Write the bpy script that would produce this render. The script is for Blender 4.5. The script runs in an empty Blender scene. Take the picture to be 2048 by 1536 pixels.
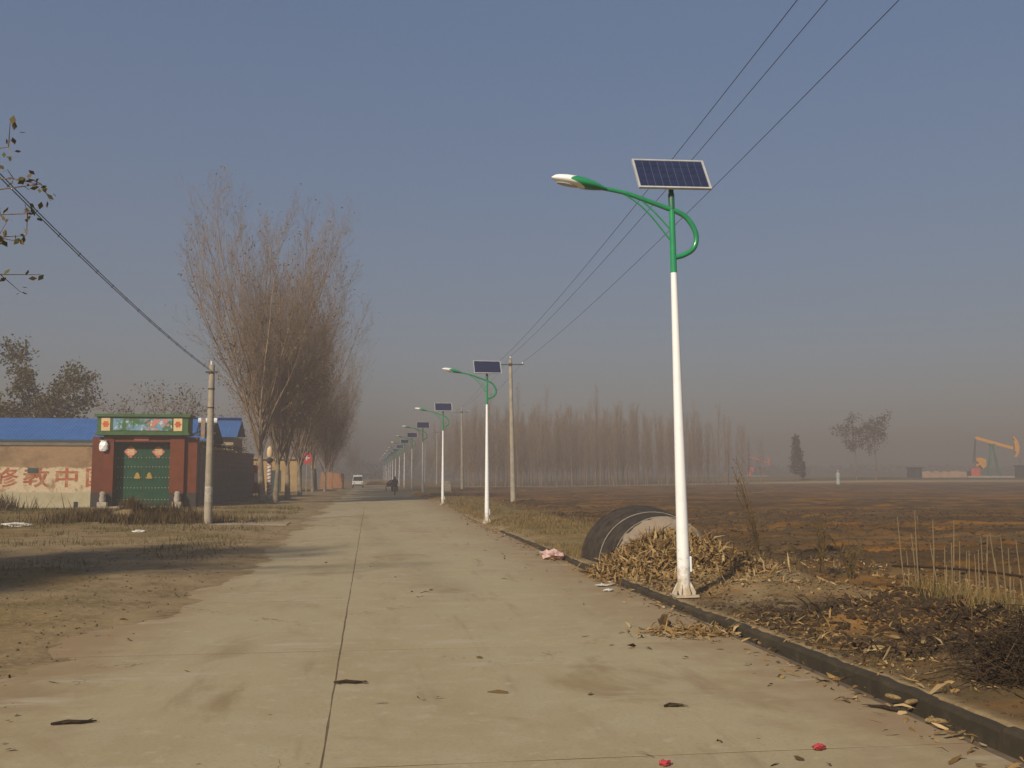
import bpy, math, random
import numpy as np
from mathutils import Vector, Matrix

# ------------------------------------------------------------------ camera, sky, sun, exposure
S = bpy.context.scene
COL = S.collection
R = math.radians
PI = math.pi

cam_d = bpy.data.cameras.new('camera')
cam = bpy.data.objects.new('camera', cam_d); COL.objects.link(cam)
cam.location = (0, 0, 2.0)
cam.rotation_euler = (R(90 + 5.143), 0, R(-8.05))
cam_d.sensor_width = 36.0
cam_d.lens = 36.0 * 2000 / 2048
cam_d.clip_start = 0.1
cam_d.clip_end = 3000
S.camera = cam

SUN_EL = 31.0
SUN_AZ = 216.0          # compass-like, clockwise from +Y: the sun stands behind the camera and to its left
world = bpy.data.worlds.new('World'); S.world = world; world.use_nodes = True
wn = world.node_tree; wn.nodes.clear()
sky = wn.nodes.new('ShaderNodeTexSky'); sky.sky_type = 'NISHITA'; sky.sun_disc = False
sky.sun_elevation = R(SUN_EL); sky.sun_rotation = R(SUN_AZ)
sky.altitude = 50; sky.air_density = 1.0; sky.dust_density = 2.0; sky.ozone_density = 3.0
bg = wn.nodes.new('ShaderNodeBackground'); bg.inputs['Strength'].default_value = 0.142
wo = wn.nodes.new('ShaderNodeOutputWorld')
gm_ = wn.nodes.new('ShaderNodeGamma'); gm_.inputs['Gamma'].default_value = 0.36       # dull, hazy sky: flatter than clear air
hs_ = wn.nodes.new('ShaderNodeHueSaturation'); hs_.inputs['Saturation'].default_value = 1.95; hs_.inputs['Hue'].default_value = 0.515
wn.links.new(sky.outputs[0], gm_.inputs['Color']); wn.links.new(gm_.outputs[0], hs_.inputs['Color']); wn.links.new(hs_.outputs[0], bg.inputs['Color']); wn.links.new(bg.outputs[0], wo.inputs['Surface'])

sun_d = bpy.data.lights.new('sun', 'SUN'); sun_d.energy = 3.9; sun_d.angle = R(2.2); sun_d.color = (1.0, 0.89, 0.72)
sun = bpy.data.objects.new('sun', sun_d); COL.objects.link(sun)
sdir = Vector((math.sin(R(SUN_AZ)) * math.cos(R(SUN_EL)), math.cos(R(SUN_AZ)) * math.cos(R(SUN_EL)), math.sin(R(SUN_EL))))
sun.rotation_euler = sdir.to_track_quat('Z', 'Y').to_euler()
sun.location = (-30, -40, 40)

S.view_settings.view_transform = 'Standard'; S.view_settings.look = 'None'
S.view_settings.exposure = 0.56; S.view_settings.gamma = 1.0
S.render.engine = 'CYCLES'
S.cycles.max_bounces = 5; S.cycles.diffuse_bounces = 3; S.cycles.glossy_bounces = 3
S.cycles.volume_bounces = 0; S.cycles.transparent_max_bounces = 6
S.cycles.use_denoising = True

# ------------------------------------------------------------------ helpers
rng = np.random.default_rng(7)
random.seed(7)

def tag(o, label=None, cat=None, group=None, kind=None):
    if label: o['label'] = label
    if cat: o['category'] = cat
    if group: o['group'] = group
    if kind: o['kind'] = kind
    return o

def empty(name, loc=(0, 0, 0), rz=0.0, label=None, cat=None, group=None, parent=None, kind=None):
    o = bpy.data.objects.new(name, None); COL.objects.link(o)
    o.empty_display_size = 0.2
    o.location = loc; o.rotation_euler = (0, 0, rz)
    if parent: o.parent = parent
    return tag(o, label, cat, group, kind)

def mesh_obj(name, me, mat=None, parent=None, loc=(0, 0, 0), rot=(0, 0, 0)):
    o = bpy.data.objects.new(name, me); COL.objects.link(o)
    if mat and not me.materials: me.materials.append(mat)
    o.location = loc; o.rotation_euler = rot
    if parent: o.parent = parent
    return o

def np_mesh(name, V, Fq, smooth=False):
    """V (n,3), Fq (m,k) faces of one size"""
    me = bpy.data.meshes.new(name)
    V = np.asarray(V, dtype=np.float32); Fq = np.asarray(Fq, dtype=np.int32)
    m, k = Fq.shape
    me.vertices.add(len(V)); me.vertices.foreach_set('co', V.ravel())
    me.loops.add(m * k); me.loops.foreach_set('vertex_index', Fq.ravel())
    me.polygons.add(m)
    me.polygons.foreach_set('loop_start', np.arange(0, m * k, k, dtype=np.int32))
    me.polygons.foreach_set('loop_total', np.full(m, k, dtype=np.int32))
    if smooth: me.polygons.foreach_set('use_smooth', np.ones(m, dtype=bool))
    me.update(calc_edges=True); me.validate()
    return me

def copy_tree(o, parent=None):
    c = o.copy(); COL.objects.link(c); c.parent = parent
    for ch in list(o.children): copy_tree(ch, c)
    return c

class B:
    """collects simple shapes, builds one mesh"""
    def __init__(s): s.v = []; s.f = []
    def box(s, x0, x1, y0, y1, z0, z1, M=None):
        n = len(s.v)
        p = [Vector((x, y, z)) for x in (x0, x1) for y in (y0, y1) for z in (z0, z1)]
        if M: p = [M @ q for q in p]
        s.v += [tuple(q) for q in p]
        s.f += [tuple(n + i for i in q) for q in ((0, 1, 3, 2), (4, 6, 7, 5), (0, 4, 5, 1), (2, 3, 7, 6), (0, 2, 6, 4), (1, 5, 7, 3))]
        return s
    def tube(s, pts, rad, n=8, cap=True):
        pts = [Vector(p) for p in pts]
        if not hasattr(rad, '__len__'): rad = [rad] * len(pts)
        base = len(s.v); ref = Vector((0.31, 0.87, 0.37))
        for i, p in enumerate(pts):
            t = (pts[min(i + 1, len(pts) - 1)] - pts[max(i - 1, 0)]).normalized()
            a = t.cross(ref)
            if a.length < 0.05: a = t.cross(Vector((1, 0, 0)))
            a.normalize(); b = t.cross(a)
            for k in range(n):
                w = 2 * PI * k / n
                s.v.append(tuple(p + (a * math.cos(w) + b * math.sin(w)) * rad[i]))
        for i in range(len(pts) - 1):
            for k in range(n):
                a0 = base + i * n + k; a1 = base + i * n + (k + 1) % n
                s.f.append((a0, a1, a1 + n, a0 + n))
        if cap:
            s.f.append(tuple(base + k for k in reversed(range(n))))
            s.f.append(tuple(base + (len(pts) - 1) * n + k for k in range(n)))
        return s
    def lathe(s, prof, n=16, c=(0, 0, 0)):
        base = len(s.v)
        for r, z in prof:
            for k in range(n):
                w = 2 * PI * k / n
                s.v.append((c[0] + r * math.cos(w), c[1] + r * math.sin(w), c[2] + z))
        for i in range(len(prof) - 1):
            for k in range(n):
                a0 = base + i * n + k; a1 = base + i * n + (k + 1) % n
                s.f.append((a0, a1, a1 + n, a0 + n))
        s.f.append(tuple(base + k for k in reversed(range(n))))
        s.f.append(tuple(base + (len(prof) - 1) * n + k for k in range(n)))
        return s
    def prism(s, poly, y0, y1, M=None):
        """poly of (x,z), extruded along y"""
        base = len(s.v); n = len(poly)
        for y in (y0, y1):
            for x, z in poly:
                q = Vector((x, y, z))
                s.v.append(tuple(M @ q if M else q))
        for k in range(n):
            a, b2 = base + k, base + (k + 1) % n
            s.f.append((a, b2, b2 + n, a + n))
        s.f.append(tuple(base + k for k in reversed(range(n)))); s.f.append(tuple(base + n + k for k in range(n)))
        return s
    def loft(s, rings, closed=True, cap=True):
        base = len(s.v); n = len(rings[0])
        for r in rings: s.v += [tuple(p) for p in r]
        for i in range(len(rings) - 1):
            for k in range(n if closed else n - 1):
                a0 = base + i * n + k; a1 = base + i * n + (k + 1) % n
                s.f.append((a0, a1, a1 + n, a0 + n))
        if cap and closed:
            s.f.append(tuple(base + k for k in reversed(range(n)))); s.f.append(tuple(base + (len(rings) - 1) * n + k for k in range(n)))
        return s
    def mesh(s, name, smooth=False, fix=True):
        me = bpy.data.meshes.new(name); me.from_pydata(s.v, [], s.f); me.update()
        if fix:
            import bmesh
            bm = bmesh.new(); bm.from_mesh(me); bmesh.ops.recalc_face_normals(bm, faces=bm.faces); bm.to_mesh(me); bm.free()
        if smooth:
            me.polygons.foreach_set('use_smooth', np.ones(len(me.polygons), dtype=bool))
            try: me.set_sharp_from_angle(angle=R(40))
            except Exception: pass
        return me
    def build(s, name, mat, parent=None, loc=(0, 0, 0), rot=(0, 0, 0), smooth=False, bevel=0.0):
        o = mesh_obj(name, s.mesh(name, smooth), mat, parent, loc, rot)
        if bevel > 0:
            m = o.modifiers.new('bevel', 'BEVEL'); m.width = bevel; m.segments = 2; m.limit_method = 'ANGLE'
        return o

# ---- value noise in numpy
def _hash(ix, iy, seed):
    h = (ix.astype(np.int64) * 374761393 + iy.astype(np.int64) * 668265263 + seed * 974711) & 0x7fffffff
    h = ((h ^ (h >> 13)) * 1274126177) & 0x7fffffff
    return ((h ^ (h >> 16)) & 0xffff) / 65535.0
def vnoise(x, y, seed=0):
    x = np.asarray(x, float); y = np.asarray(y, float)
    ix = np.floor(x); iy = np.floor(y); fx = x - ix; fy = y - iy
    fx = fx * fx * (3 - 2 * fx); fy = fy * fy * (3 - 2 * fy)
    ix = ix.astype(np.int64); iy = iy.astype(np.int64)
    a = _hash(ix, iy, seed); b = _hash(ix + 1, iy, seed); c = _hash(ix, iy + 1, seed); d = _hash(ix + 1, iy + 1, seed)
    return (a + (b - a) * fx) * (1 - fy) + (c + (d - c) * fx) * fy
def fbm(x, y, seed=0, octv=4):
    v = 0; amp = .5; tot = 0
    for i in range(octv):
        v = v + amp * vnoise(x * 2 ** i + 13.7 * i, y * 2 ** i - 7.3 * i, seed + i); tot += amp; amp *= .5
    return v / tot
def sstep(a, b, x):
    t = np.clip((np.asarray(x, float) - a) / (b - a), 0, 1); return t * t * (3 - 2 * t)
def gau(x, y, cx, cy, sx, sy, a=0.0):
    c, s_ = math.cos(a), math.sin(a); dx = x - cx; dy = y - cy
    u = dx * c + dy * s_; w = -dx * s_ + dy * c
    return np.exp(-(u / sx) ** 2 - (w / sy) ** 2)

# ---- materials
def nodes_of(name):
    m = bpy.data.materials.new(name); m.use_nodes = True
    nt = m.node_tree; bs = nt.nodes['Principled BSDF']
    return m, nt, bs
def new(nt, t, **kw):
    n = nt.nodes.new(t)
    for k, v in kw.items():
        if k in n.inputs: n.inputs[k].default_value = v
        else: setattr(n, k, v)
    return n
def mixc(nt, fac, a, b, mode='MIX'):
    n = nt.nodes.new('ShaderNodeMix'); n.data_type = 'RGBA'; n.blend_type = mode
    for sock, val in ((n.inputs[0], fac), (n.inputs[6], a), (n.inputs[7], b)):
        if isinstance(val, bpy.types.NodeSocket): nt.links.new(val, sock)
        elif isinstance(val, (int, float)): sock.default_value = val
        else: sock.default_value = (*val[:3], 1)
    return n.outputs[2]
def ramp(nt, src, a, b):
    n = nt.nodes.new('ShaderNodeMapRange'); n.inputs[1].default_value = a; n.inputs[2].default_value = b
    n.interpolation_type = 'SMOOTHSTEP'
    nt.links.new(src, n.inputs[0]); return n.outputs[0]
def noise(nt, scale, detail=4, rough=.6, vec=None, dist=0.0):
    n = nt.nodes.new('ShaderNodeTexNoise'); n.inputs['Scale'].default_value = scale
    n.inputs['Detail'].default_value = detail; n.inputs['Roughness'].default_value = rough; n.inputs['Distortion'].default_value = dist
    if vec is not None: nt.links.new(vec, n.inputs['Vector'])
    return n.outputs[0]
def pos(nt, scale=None):
    g = nt.nodes.new('ShaderNodeNewGeometry').outputs['Position']
    if scale:
        m = nt.nodes.new('ShaderNodeMapping'); m.inputs['Scale'].default_value = scale
        nt.links.new(g, m.inputs['Vector']); return m.outputs[0]
    return g
def bump(nt, bs, src, strength=.3, dist=.02):
    b = nt.nodes.new('ShaderNodeBump'); b.inputs['Strength'].default_value = strength; b.inputs['Distance'].default_value = dist
    nt.links.new(src, b.inputs['Height']); nt.links.new(b.outputs[0], bs.inputs['Normal'])

def mat(name, c1, c2=None, scale=6.0, rough=.8, bmp=0.0, metal=0.0, spec=.3, world=False, lo=.35, hi=.65, coat=0.0, trans=0.0):
    m, nt, bs = nodes_of(name)
    c2 = c2 or tuple(x * .75 for x in c1)
    vec = pos(nt) if world else nt.nodes.new('ShaderNodeTexCoord').outputs['Object']
    n1 = noise(nt, scale, 5, .65, vec)
    c = mixc(nt, ramp(nt, n1, lo, hi), c1, c2)
    oi = nt.nodes.new('ShaderNodeObjectInfo').outputs['Random']
    hv = nt.nodes.new('ShaderNodeHueSaturation'); nt.links.new(c, hv.inputs['Color'])
    mr = nt.nodes.new('ShaderNodeMapRange'); mr.inputs[3].default_value = .9; mr.inputs[4].default_value = 1.08
    nt.links.new(oi, mr.inputs[0]); nt.links.new(mr.outputs[0], hv.inputs['Value'])
    nt.links.new(hv.outputs[0], bs.inputs['Base Color'])
    bs.inputs['Roughness'].default_value = rough; bs.inputs['Metallic'].default_value = metal
    bs.inputs['Specular IOR Level'].default_value = spec
    if coat: bs.inputs['Coat Weight'].default_value = coat; bs.inputs['Coat Roughness'].default_value = .15
    if trans: bs.inputs['Transmission Weight'].default_value = trans
    if bmp: bump(nt, bs, noise(nt, scale * 3, 4, .6, vec), bmp, .02)
    return m

def leaf_mat(name, cols, rough=.75):
    """each loose blade or leaf takes one of several colours"""
    m, nt, bs = nodes_of(name)
    g = nt.nodes.new('ShaderNodeNewGeometry').outputs['Random Per Island']
    cr = nt.nodes.new('ShaderNodeValToRGB'); cr.color_ramp.interpolation = 'LINEAR'
    el = cr.color_ramp.elements
    while len(el) < len(cols): el.new(.5)
    for i, c in enumerate(cols): el[i].position = i / max(1, len(cols) - 1); el[i].color = (*c, 1)
    nt.links.new(g, cr.inputs[0]); nt.links.new(cr.outputs[0], bs.inputs['Base Color'])
    bs.inputs['Roughness'].default_value = rough; bs.inputs['Specular IOR Level'].default_value = .15
    return m

MT = {}
MT['white_paint'] = mat('white_paint', (.80, .80, .80), (.72, .71, .69), 3, .32, coat=.3)
def pole_mat():
    m, nt, bs = nodes_of('pole_paint')
    oc = nt.nodes.new('ShaderNodeTexCoord').outputs['Object']; sx = nt.nodes.new('ShaderNodeSeparateXYZ'); nt.links.new(oc, sx.inputs[0])
    nn = noise(nt, 9, 5, .7, oc)
    md = nt.nodes.new('ShaderNodeMath'); md.operation = 'MULTIPLY_ADD'; nt.links.new(nn, md.inputs[0]); md.inputs[1].default_value = -1.5; nt.links.new(sx.outputs[2], md.inputs[2])
    c = mixc(nt, ramp(nt, noise(nt, 2.5, 5, .7, oc), .5, .75), (.80, .80, .80), (.70, .68, .64))
    c = mixc(nt, ramp(nt, md.outputs[0], -.15, -.75), c, (.42, .34, .24))
    nt.links.new(c, bs.inputs['Base Color']); bs.inputs['Roughness'].default_value = .38
    return m
MT['pole_paint'] = pole_mat()
MT['green_paint'] = mat('green_paint', (.018, .26, .10), (.014, .21, .085), 3, .28, coat=.4)
MT['green_dark'] = mat('green_dark', (.02, .12, .07), (.02, .09, .05), 3, .4)
MT['alu'] = mat('alu', (.62, .61, .57), (.5, .49, .46), 4, .4, metal=.4)
MT['cell'] = mat('cell', (.014, .020, .055), (.02, .028, .07), 9, .18, spec=.4)
MT['cell_back'] = mat('cell_back', (.10, .11, .15), (.09, .1, .13), 5, .3)
MT['lens'] = mat('lens', (.45, .45, .42), (.38, .38, .36), 4, .2)
MT['concrete_pole'] = mat('concrete_pole', (.34, .29, .22), (.25, .215, .165), 2.2, .9, .3)
MT['steel'] = mat('steel', (.06, .06, .065), (.04, .035, .03), 8, .55, metal=.3)
MT['porcelain'] = mat('porcelain', (.75, .72, .68), (.6, .58, .55), 6, .25)
MT['wire'] = mat('wire', (.03, .03, .035), (.025, .025, .03), 3, .6)
MT['bark'] = mat('bark', (.20, .15, .10), (.115, .085, .058), 3.5, .9, .5)
MT['bark_pale'] = mat('bark_pale', (.27, .21, .145), (.15, .115, .08), 2.5, .9, .5)
MT['twig'] = mat('twig', (.26, .18, .11), (.165, .11, .066), 1.3, .9)
MT['sapling'] = mat('sapling', (.24, .165, .10), (.16, .11, .065), .8, .9)
MT['leaf_brown'] = leaf_mat('leaf_brown', [(.10, .062, .022), (.16, .095, .03), (.085, .07, .026), (.13, .07, .025)])
MT['leaf_green'] = leaf_mat('leaf_green', [(.055, .062, .026), (.085, .075, .03), (.10, .075, .028), (.05, .05, .025)])
MT['leaf_mix'] = leaf_mat('leaf_mix', [(.06, .07, .02), (.10, .09, .03), (.15, .10, .035), (.075, .075, .022)])
MT['grass_dry'] = leaf_mat('grass_dry', [(.20, .125, .045), (.27, .175, .07), (.13, .095, .035), (.10, .095, .03), (.22, .13, .05)])
MT['grass_green'] = leaf_mat('grass_green', [(.085, .085, .022), (.12, .095, .03), (.16, .11, .04), (.06, .065, .02)])
MT['husk'] = leaf_mat('husk', [(.24, .145, .05), (.31, .20, .08), (.15, .085, .028), (.27, .165, .058), (.42, .30, .15), (.09, .052, .018)])
MT['stalk'] = leaf_mat('stalk', [(.24, .185, .105), (.18, .13, .065), (.30, .24, .15)])
MT['clod_dark'] = mat('clod_dark', (.055, .032, .013), (.03, .018, .008), 9, .95, .5, world=True)
MT['brush'] = leaf_mat('brush', [(.028, .018, .009), (.05, .03, .014), (.02, .013, .007), (.085, .055, .025)])
MT['weed'] = leaf_mat('weed', [(.095, .06, .025), (.12, .078, .03), (.06, .045, .018)])
MT['clod'] = mat('clod', (.10, .058, .022), (.055, .032, .013), 9, .95, .5, world=True)

def ground_mat():
    m, nt, bs = nodes_of('ground_soil')
    at = nt.nodes.new('ShaderNodeAttribute'); at.attribute_name = 'zone'
    sep = nt.nodes.new('ShaderNodeSeparateColor'); nt.links.new(at.outputs['Color'], sep.inputs[0])
    p = pos(nt)
    n_fine = noise(nt, 9, 6, .7, p); n_mid = noise(nt, 1.1, 5, .6, p); n_big = noise(nt, .16, 4, .55, p)
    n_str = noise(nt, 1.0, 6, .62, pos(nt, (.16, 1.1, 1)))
    # bare trodden earth
    c = mixc(nt, ramp(nt, n_mid, .35, .68), (.285, .205, .108), (.17, .118, .058))
    c = mixc(nt, ramp(nt, n_fine, .4, .75), c, (.32, .235, .125))
    # dry grass litter
    gr = mixc(nt, ramp(nt, n_mid, .3, .7), (.235, .155, .062), (.15, .10, .04))
    gr = mixc(nt, ramp(nt, n_big, .42, .62), gr, (.14, .115, .045))
    gr = mixc(nt, ramp(nt, n_fine, .45, .7), gr, (.30, .20, .085))
    c = mixc(nt, sep.outputs[1], c, gr)
    # ploughed soil
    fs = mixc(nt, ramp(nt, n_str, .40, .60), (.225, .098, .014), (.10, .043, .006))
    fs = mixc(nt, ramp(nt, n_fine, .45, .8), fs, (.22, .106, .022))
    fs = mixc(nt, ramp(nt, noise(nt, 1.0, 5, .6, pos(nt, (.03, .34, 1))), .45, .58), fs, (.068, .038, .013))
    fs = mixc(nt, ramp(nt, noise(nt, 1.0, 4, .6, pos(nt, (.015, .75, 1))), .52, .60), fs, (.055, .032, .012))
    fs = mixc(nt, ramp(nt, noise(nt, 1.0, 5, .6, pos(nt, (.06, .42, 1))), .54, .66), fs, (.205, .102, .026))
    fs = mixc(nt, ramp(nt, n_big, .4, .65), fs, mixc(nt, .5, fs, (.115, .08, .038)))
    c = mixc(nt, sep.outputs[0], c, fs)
    # pale beaten path
    c = mixc(nt, sep.outputs[2], c, (.36, .26, .15))
    # winter wheat strip (alpha)
    c = mixc(nt, at.outputs['Alpha'], c, mixc(nt, ramp(nt, n_str, .3, .7), (.075, .072, .026), (.12, .09, .036)))
    nt.links.new(c, bs.inputs['Base Color']); bs.inputs['Roughness'].default_value = .95; bs.inputs['Specular IOR Level'].default_value = .1
    bump(nt, bs, n_fine, .5, .05)
    return m
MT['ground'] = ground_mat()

def road_mat():
    m, nt, bs = nodes_of('concrete_road')
    p = pos(nt)
    nf = noise(nt, 30, 7, .8, p); nm = noise(nt, 1.6, 6, .65, p); nb = noise(nt, .35, 4, .6, pos(nt, (1, .45, 1)))
    ns = noise(nt, 1.2, 5, .6, pos(nt, (2.2, .28, 1)))
    c = mixc(nt, ramp(nt, nb, .38, .66), (.375, .308, .182), (.335, .262, .15))
    c = mixc(nt, ramp(nt, nm, .42, .75), c, (.39, .325, .205))
    c = mixc(nt, ramp(nt, ns, .56, .8), c, (.26, .19, .115))
    c = mixc(nt, ramp(nt, nf, .50, .72), c, (.25, .19, .115))
    c = mixc(nt, ramp(nt, noise(nt, 5, 6, .7, p), .52, .75), c, (.42, .35, .235))
    # earth carried on to the edges
    sx = nt.nodes.new('ShaderNodeSeparateXYZ'); nt.links.new(p, sx.inputs[0])
    lf_ = nt.nodes.new('ShaderNodeMath'); lf_.operation = 'MULTIPLY'; nt.links.new(sx.outputs[0], lf_.inputs[0]); lf_.inputs[1].default_value = -1.35
    ab = nt.nodes.new('ShaderNodeMath'); ab.operation = 'MAXIMUM'; nt.links.new(sx.outputs[0], ab.inputs[0]); nt.links.new(lf_.outputs[0], ab.inputs[1])
    ad = nt.nodes.new('ShaderNodeMath'); ad.operation = 'MULTIPLY_ADD'; nt.links.new(nm, ad.inputs[0]); ad.inputs[1].default_value = 4.0; nt.links.new(ab.outputs[0], ad.inputs[2])
    c = mixc(nt, ramp(nt, ad.outputs[0], 4.7, 6.9), c, (.28, .195, .108))
    n_st = noise(nt, .55, 6, .68, pos(nt, (1, .6, 1)), .8)
    c = mixc(nt, ramp(nt, n_st, .53, .72), c, (.27, .20, .108))
    c = mixc(nt, ramp(nt, noise(nt, .8, 5, .7, pos(nt, (.5, 1.6, 1))), .56, .7), c, (.40, .335, .23))
    vc = nt.nodes.new('ShaderNodeTexVoronoi'); vc.feature = 'DISTANCE_TO_EDGE'; vc.inputs['Scale'].default_value = .33
    vm = nt.nodes.new('ShaderNodeVectorMath'); vm.operation = 'MULTIPLY_ADD'; nt.links.new(nt.nodes.new('ShaderNodeTexNoise').outputs['Color'], vm.inputs[0]); vm.inputs[1].default_value = (.9, .9, 0); nt.links.new(p, vm.inputs[2])
    nt.links.new(p, [n for n in nt.nodes if n.bl_idname == 'ShaderNodeTexNoise'][-1].inputs['Vector']); nt.links.new(vm.outputs[0], vc.inputs['Vector'])
    ck = nt.nodes.new('ShaderNodeMath'); ck.operation = 'MULTIPLY'; nt.links.new(ramp(nt, vc.outputs['Distance'], .0045, .0015), ck.inputs[0]); nt.links.new(ramp(nt, noise(nt, .25, 3, .5, p), .52, .60), ck.inputs[1])
    c = mixc(nt, ck.outputs[0], c, (.17, .12, .07))
    # small dark specks
    v = nt.nodes.new('ShaderNodeTexVoronoi'); v.inputs['Scale'].default_value = 1.7; nt.links.new(p, v.inputs['Vector'])
    c = mixc(nt, ramp(nt, v.outputs['Distance'], .05, .02), c, (.15, .105, .06))
    nt.links.new(c, bs.inputs['Base Color']); bs.inputs['Roughness'].default_value = .9; bs.inputs['Specular IOR Level'].default_value = .15
    bump(nt, bs, nf, .25, .01)
    return m
MT['road'] = road_mat()
MT['joint'] = mat('joint', (.17, .12, .07), (.115, .08, .046), 3, .95, world=True)
MT['kerb'] = mat('kerb', (.042, .032, .019), (.088, .066, .038), 2.2, .95, .6, world=True, lo=.48, hi=.8)
MT['path_concrete'] = mat('path_concrete', (.36, .29, .20), (.30, .22, .14), 1.5, .9, .2, world=True)

# ------------------------------------------------------------------ terrain
KX = lambda y: 4.74 - .24 * float(np.clip((y - 9) / 8, 0, 1))     # kerb line, road side
def kx_np(y): return 4.74 - .24 * np.clip((y - 9) / 8, 0, 1)

def zf(x, y):
    x = np.asarray(x, float); y = np.asarray(y, float)
    n1 = fbm(x * .45, y * .45, 3); n2 = fbm(x * 1.7, y * 1.7, 11); n3 = fbm(x * 5, y * 5, 21, 3)
    kx = kx_np(y)
    # left shoulder: a thin spread of earth lapping over the slab edge
    edge = -2.5 - 1.15 * np.exp(-((y - 11) / 5) ** 2) + 1.5 * (n1 - .5) + .7 * (n2 - .5) + .25 * (n3 - .5)
    zl = np.clip(.045 * (edge - x), -.13, .09) + sstep(-3.5, -7, x) * (.10 * (n1 - .45) + .05 * (n2 - .5)) + (.02 * (n3 - .5)) * sstep(-3.2, -4.4, x)
    # right verge
    d = x - kx
    near = sstep(34, 20, y)
    zv = near * np.where(d > .10, .085 + .05 * (n2 - .5), -.13) + (1 - near) * np.clip(.16 * (d + 1.1 * (n1 - .5) + .8 * (n2 - .5)), -.13, .14)
    zv = zv + sstep(.3, .9, d) * (.09 * (n1 - .5) + .06 * (n2 - .5) + .05 * (n3 - .5))
    zv = zv - .12 * sstep(2.5, 5, d)
    # ploughed ridges
    fl = sstep(3.2, 5.0, d + 1.2 * (n1 - .5)) * sstep(155, 140, y)
    wob = 1.4 * (fbm(x * .12, y * .12, 5) - .5)
    rid = np.sin(2 * PI * (y + .09 * x + wob) / 1.05)
    zv = zv + fl * (.10 * rid * (.3 + n1) + .20 * (n2 - .5) + .12 * (n3 - .5))
    # heaps beside the kerb
    hp = .30 * gau(x, y, 7.2, 12.5, 1.5, .75, -.25) + .16 * gau(x, y, 5.9, 11.7, .6, .35, -.3) + .20 * gau(x, y, 7.0, 15.7, 1.3, .5, -.2)
    hp = hp + .34 * gau(x, y, 6.15, 18.9, 1.2, 1.0) + .16 * gau(x, y, 7.5, 18.4, 1.3, .8)
    zv = zv + hp * (.55 + .9 * n2) * (d > .1)
    z = np.where(x < 0, zl, np.where(d > .02, zv, -.13))
    z = np.where((x >= 0) & (y > 34) & (d <= .02), np.clip(zv, -.13, .03), z)
    # the land climbs gently far to the right
    z = z + 1.25 * sstep(20, 95, x) * sstep(118, 190, y)
    # heap of earth before the gate
    z = z + .55 * gau(x, y, -9.0, 42.6, 1.9, 1.0, .05) * (.6 + .8 * n2)
    # level seat for the side path
    w = sstep(-9.5, -8.5, x) * sstep(-2.6, -3.4, x) * sstep(39.2, 40, y) * sstep(43.3, 42.5, y)
    z = z * (1 - w) + .0 * w
    return z

def axis(parts):
    out = []
    for a, b, st in parts: out.append(np.arange(a, b, st))
    out.append([parts[-1][1]]); return np.concatenate(out)
gx = axis([(-400, -60, 12), (-60, -26, 1.4), (-26, -9, .34), (-9, -2.4, .14), (-2.4, 3.8, .9), (3.8, 4.4, .12), (4.4, 5.2, .06), (5.2, 11, .10), (11, 22, .24), (22, 60, .9), (60, 200, 3.5), (200, 540, 14)])
gy = axis([(-70, 2, 5), (2, 16, .13), (16, 30, .15), (30, 48, .25), (48, 75, .36), (75, 150, .9), (150, 260, 4), (260, 740, 15)])
X, Y = np.meshgrid(gx, gy)
Z = zf(X, Y)
V = np.stack([X.ravel(), Y.ravel(), Z.ravel()], 1)
nx, ny = len(gx), len(gy)
i0 = (np.arange(ny - 1)[:, None] * nx + np.arange(nx - 1)[None, :]).ravel()
Fq = np.stack([i0, i0 + 1, i0 + nx + 1, i0 + nx], 1)
gm = np_mesh('ground', V, Fq, True)
n1 = fbm(X * .3, Y * .3, 41); n2 = fbm(X * 1.3, Y * 1.3, 42)
d = X - kx_np(Y)
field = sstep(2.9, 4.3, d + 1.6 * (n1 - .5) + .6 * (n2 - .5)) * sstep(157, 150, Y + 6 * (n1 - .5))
far_r = sstep(6, 14, d) * sstep(150, 160, Y)
grass = np.maximum(sstep(.25, 1.0, d) * sstep(15, 21, Y + 3 * (n1 - .5)) * .95, sstep(.5, .62, n1 + .12 * sstep(-3, -12, X)) * (X < -2) * sstep(-3.2, -6, X))
grass = np.maximum(grass, (far_r > .2) * .85)
field = np.maximum(field, (.72 * sstep(.08, .4, d)) * sstep(17.5, 13.5, Y + 2 * (n1 - .5)) * sstep(.30, .5, n2 + .1))
path = 1.3 * sstep(6, 14, d) * np.exp(-((Y - (158 + .03 * X)) / 4.0) ** 2)
wheat = far_r * sstep(.47, .56, fbm(X * .02, Y * .05, 77)) * .8 + far_r * np.exp(-((Y - 171) / 4) ** 2) * .7
cl = gm.color_attributes.new('zone', 'FLOAT_COLOR', 'POINT')
cl.data.foreach_set('color', np.stack([field.ravel(), grass.ravel(), np.clip(path, 0, 1).ravel(), np.clip(wheat, 0, 1).ravel()], 1).astype(np.float32).ravel())
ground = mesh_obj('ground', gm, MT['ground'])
tag(ground, 'brown earth with dry verges and a ploughed field', 'ground', kind='structure')

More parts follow.
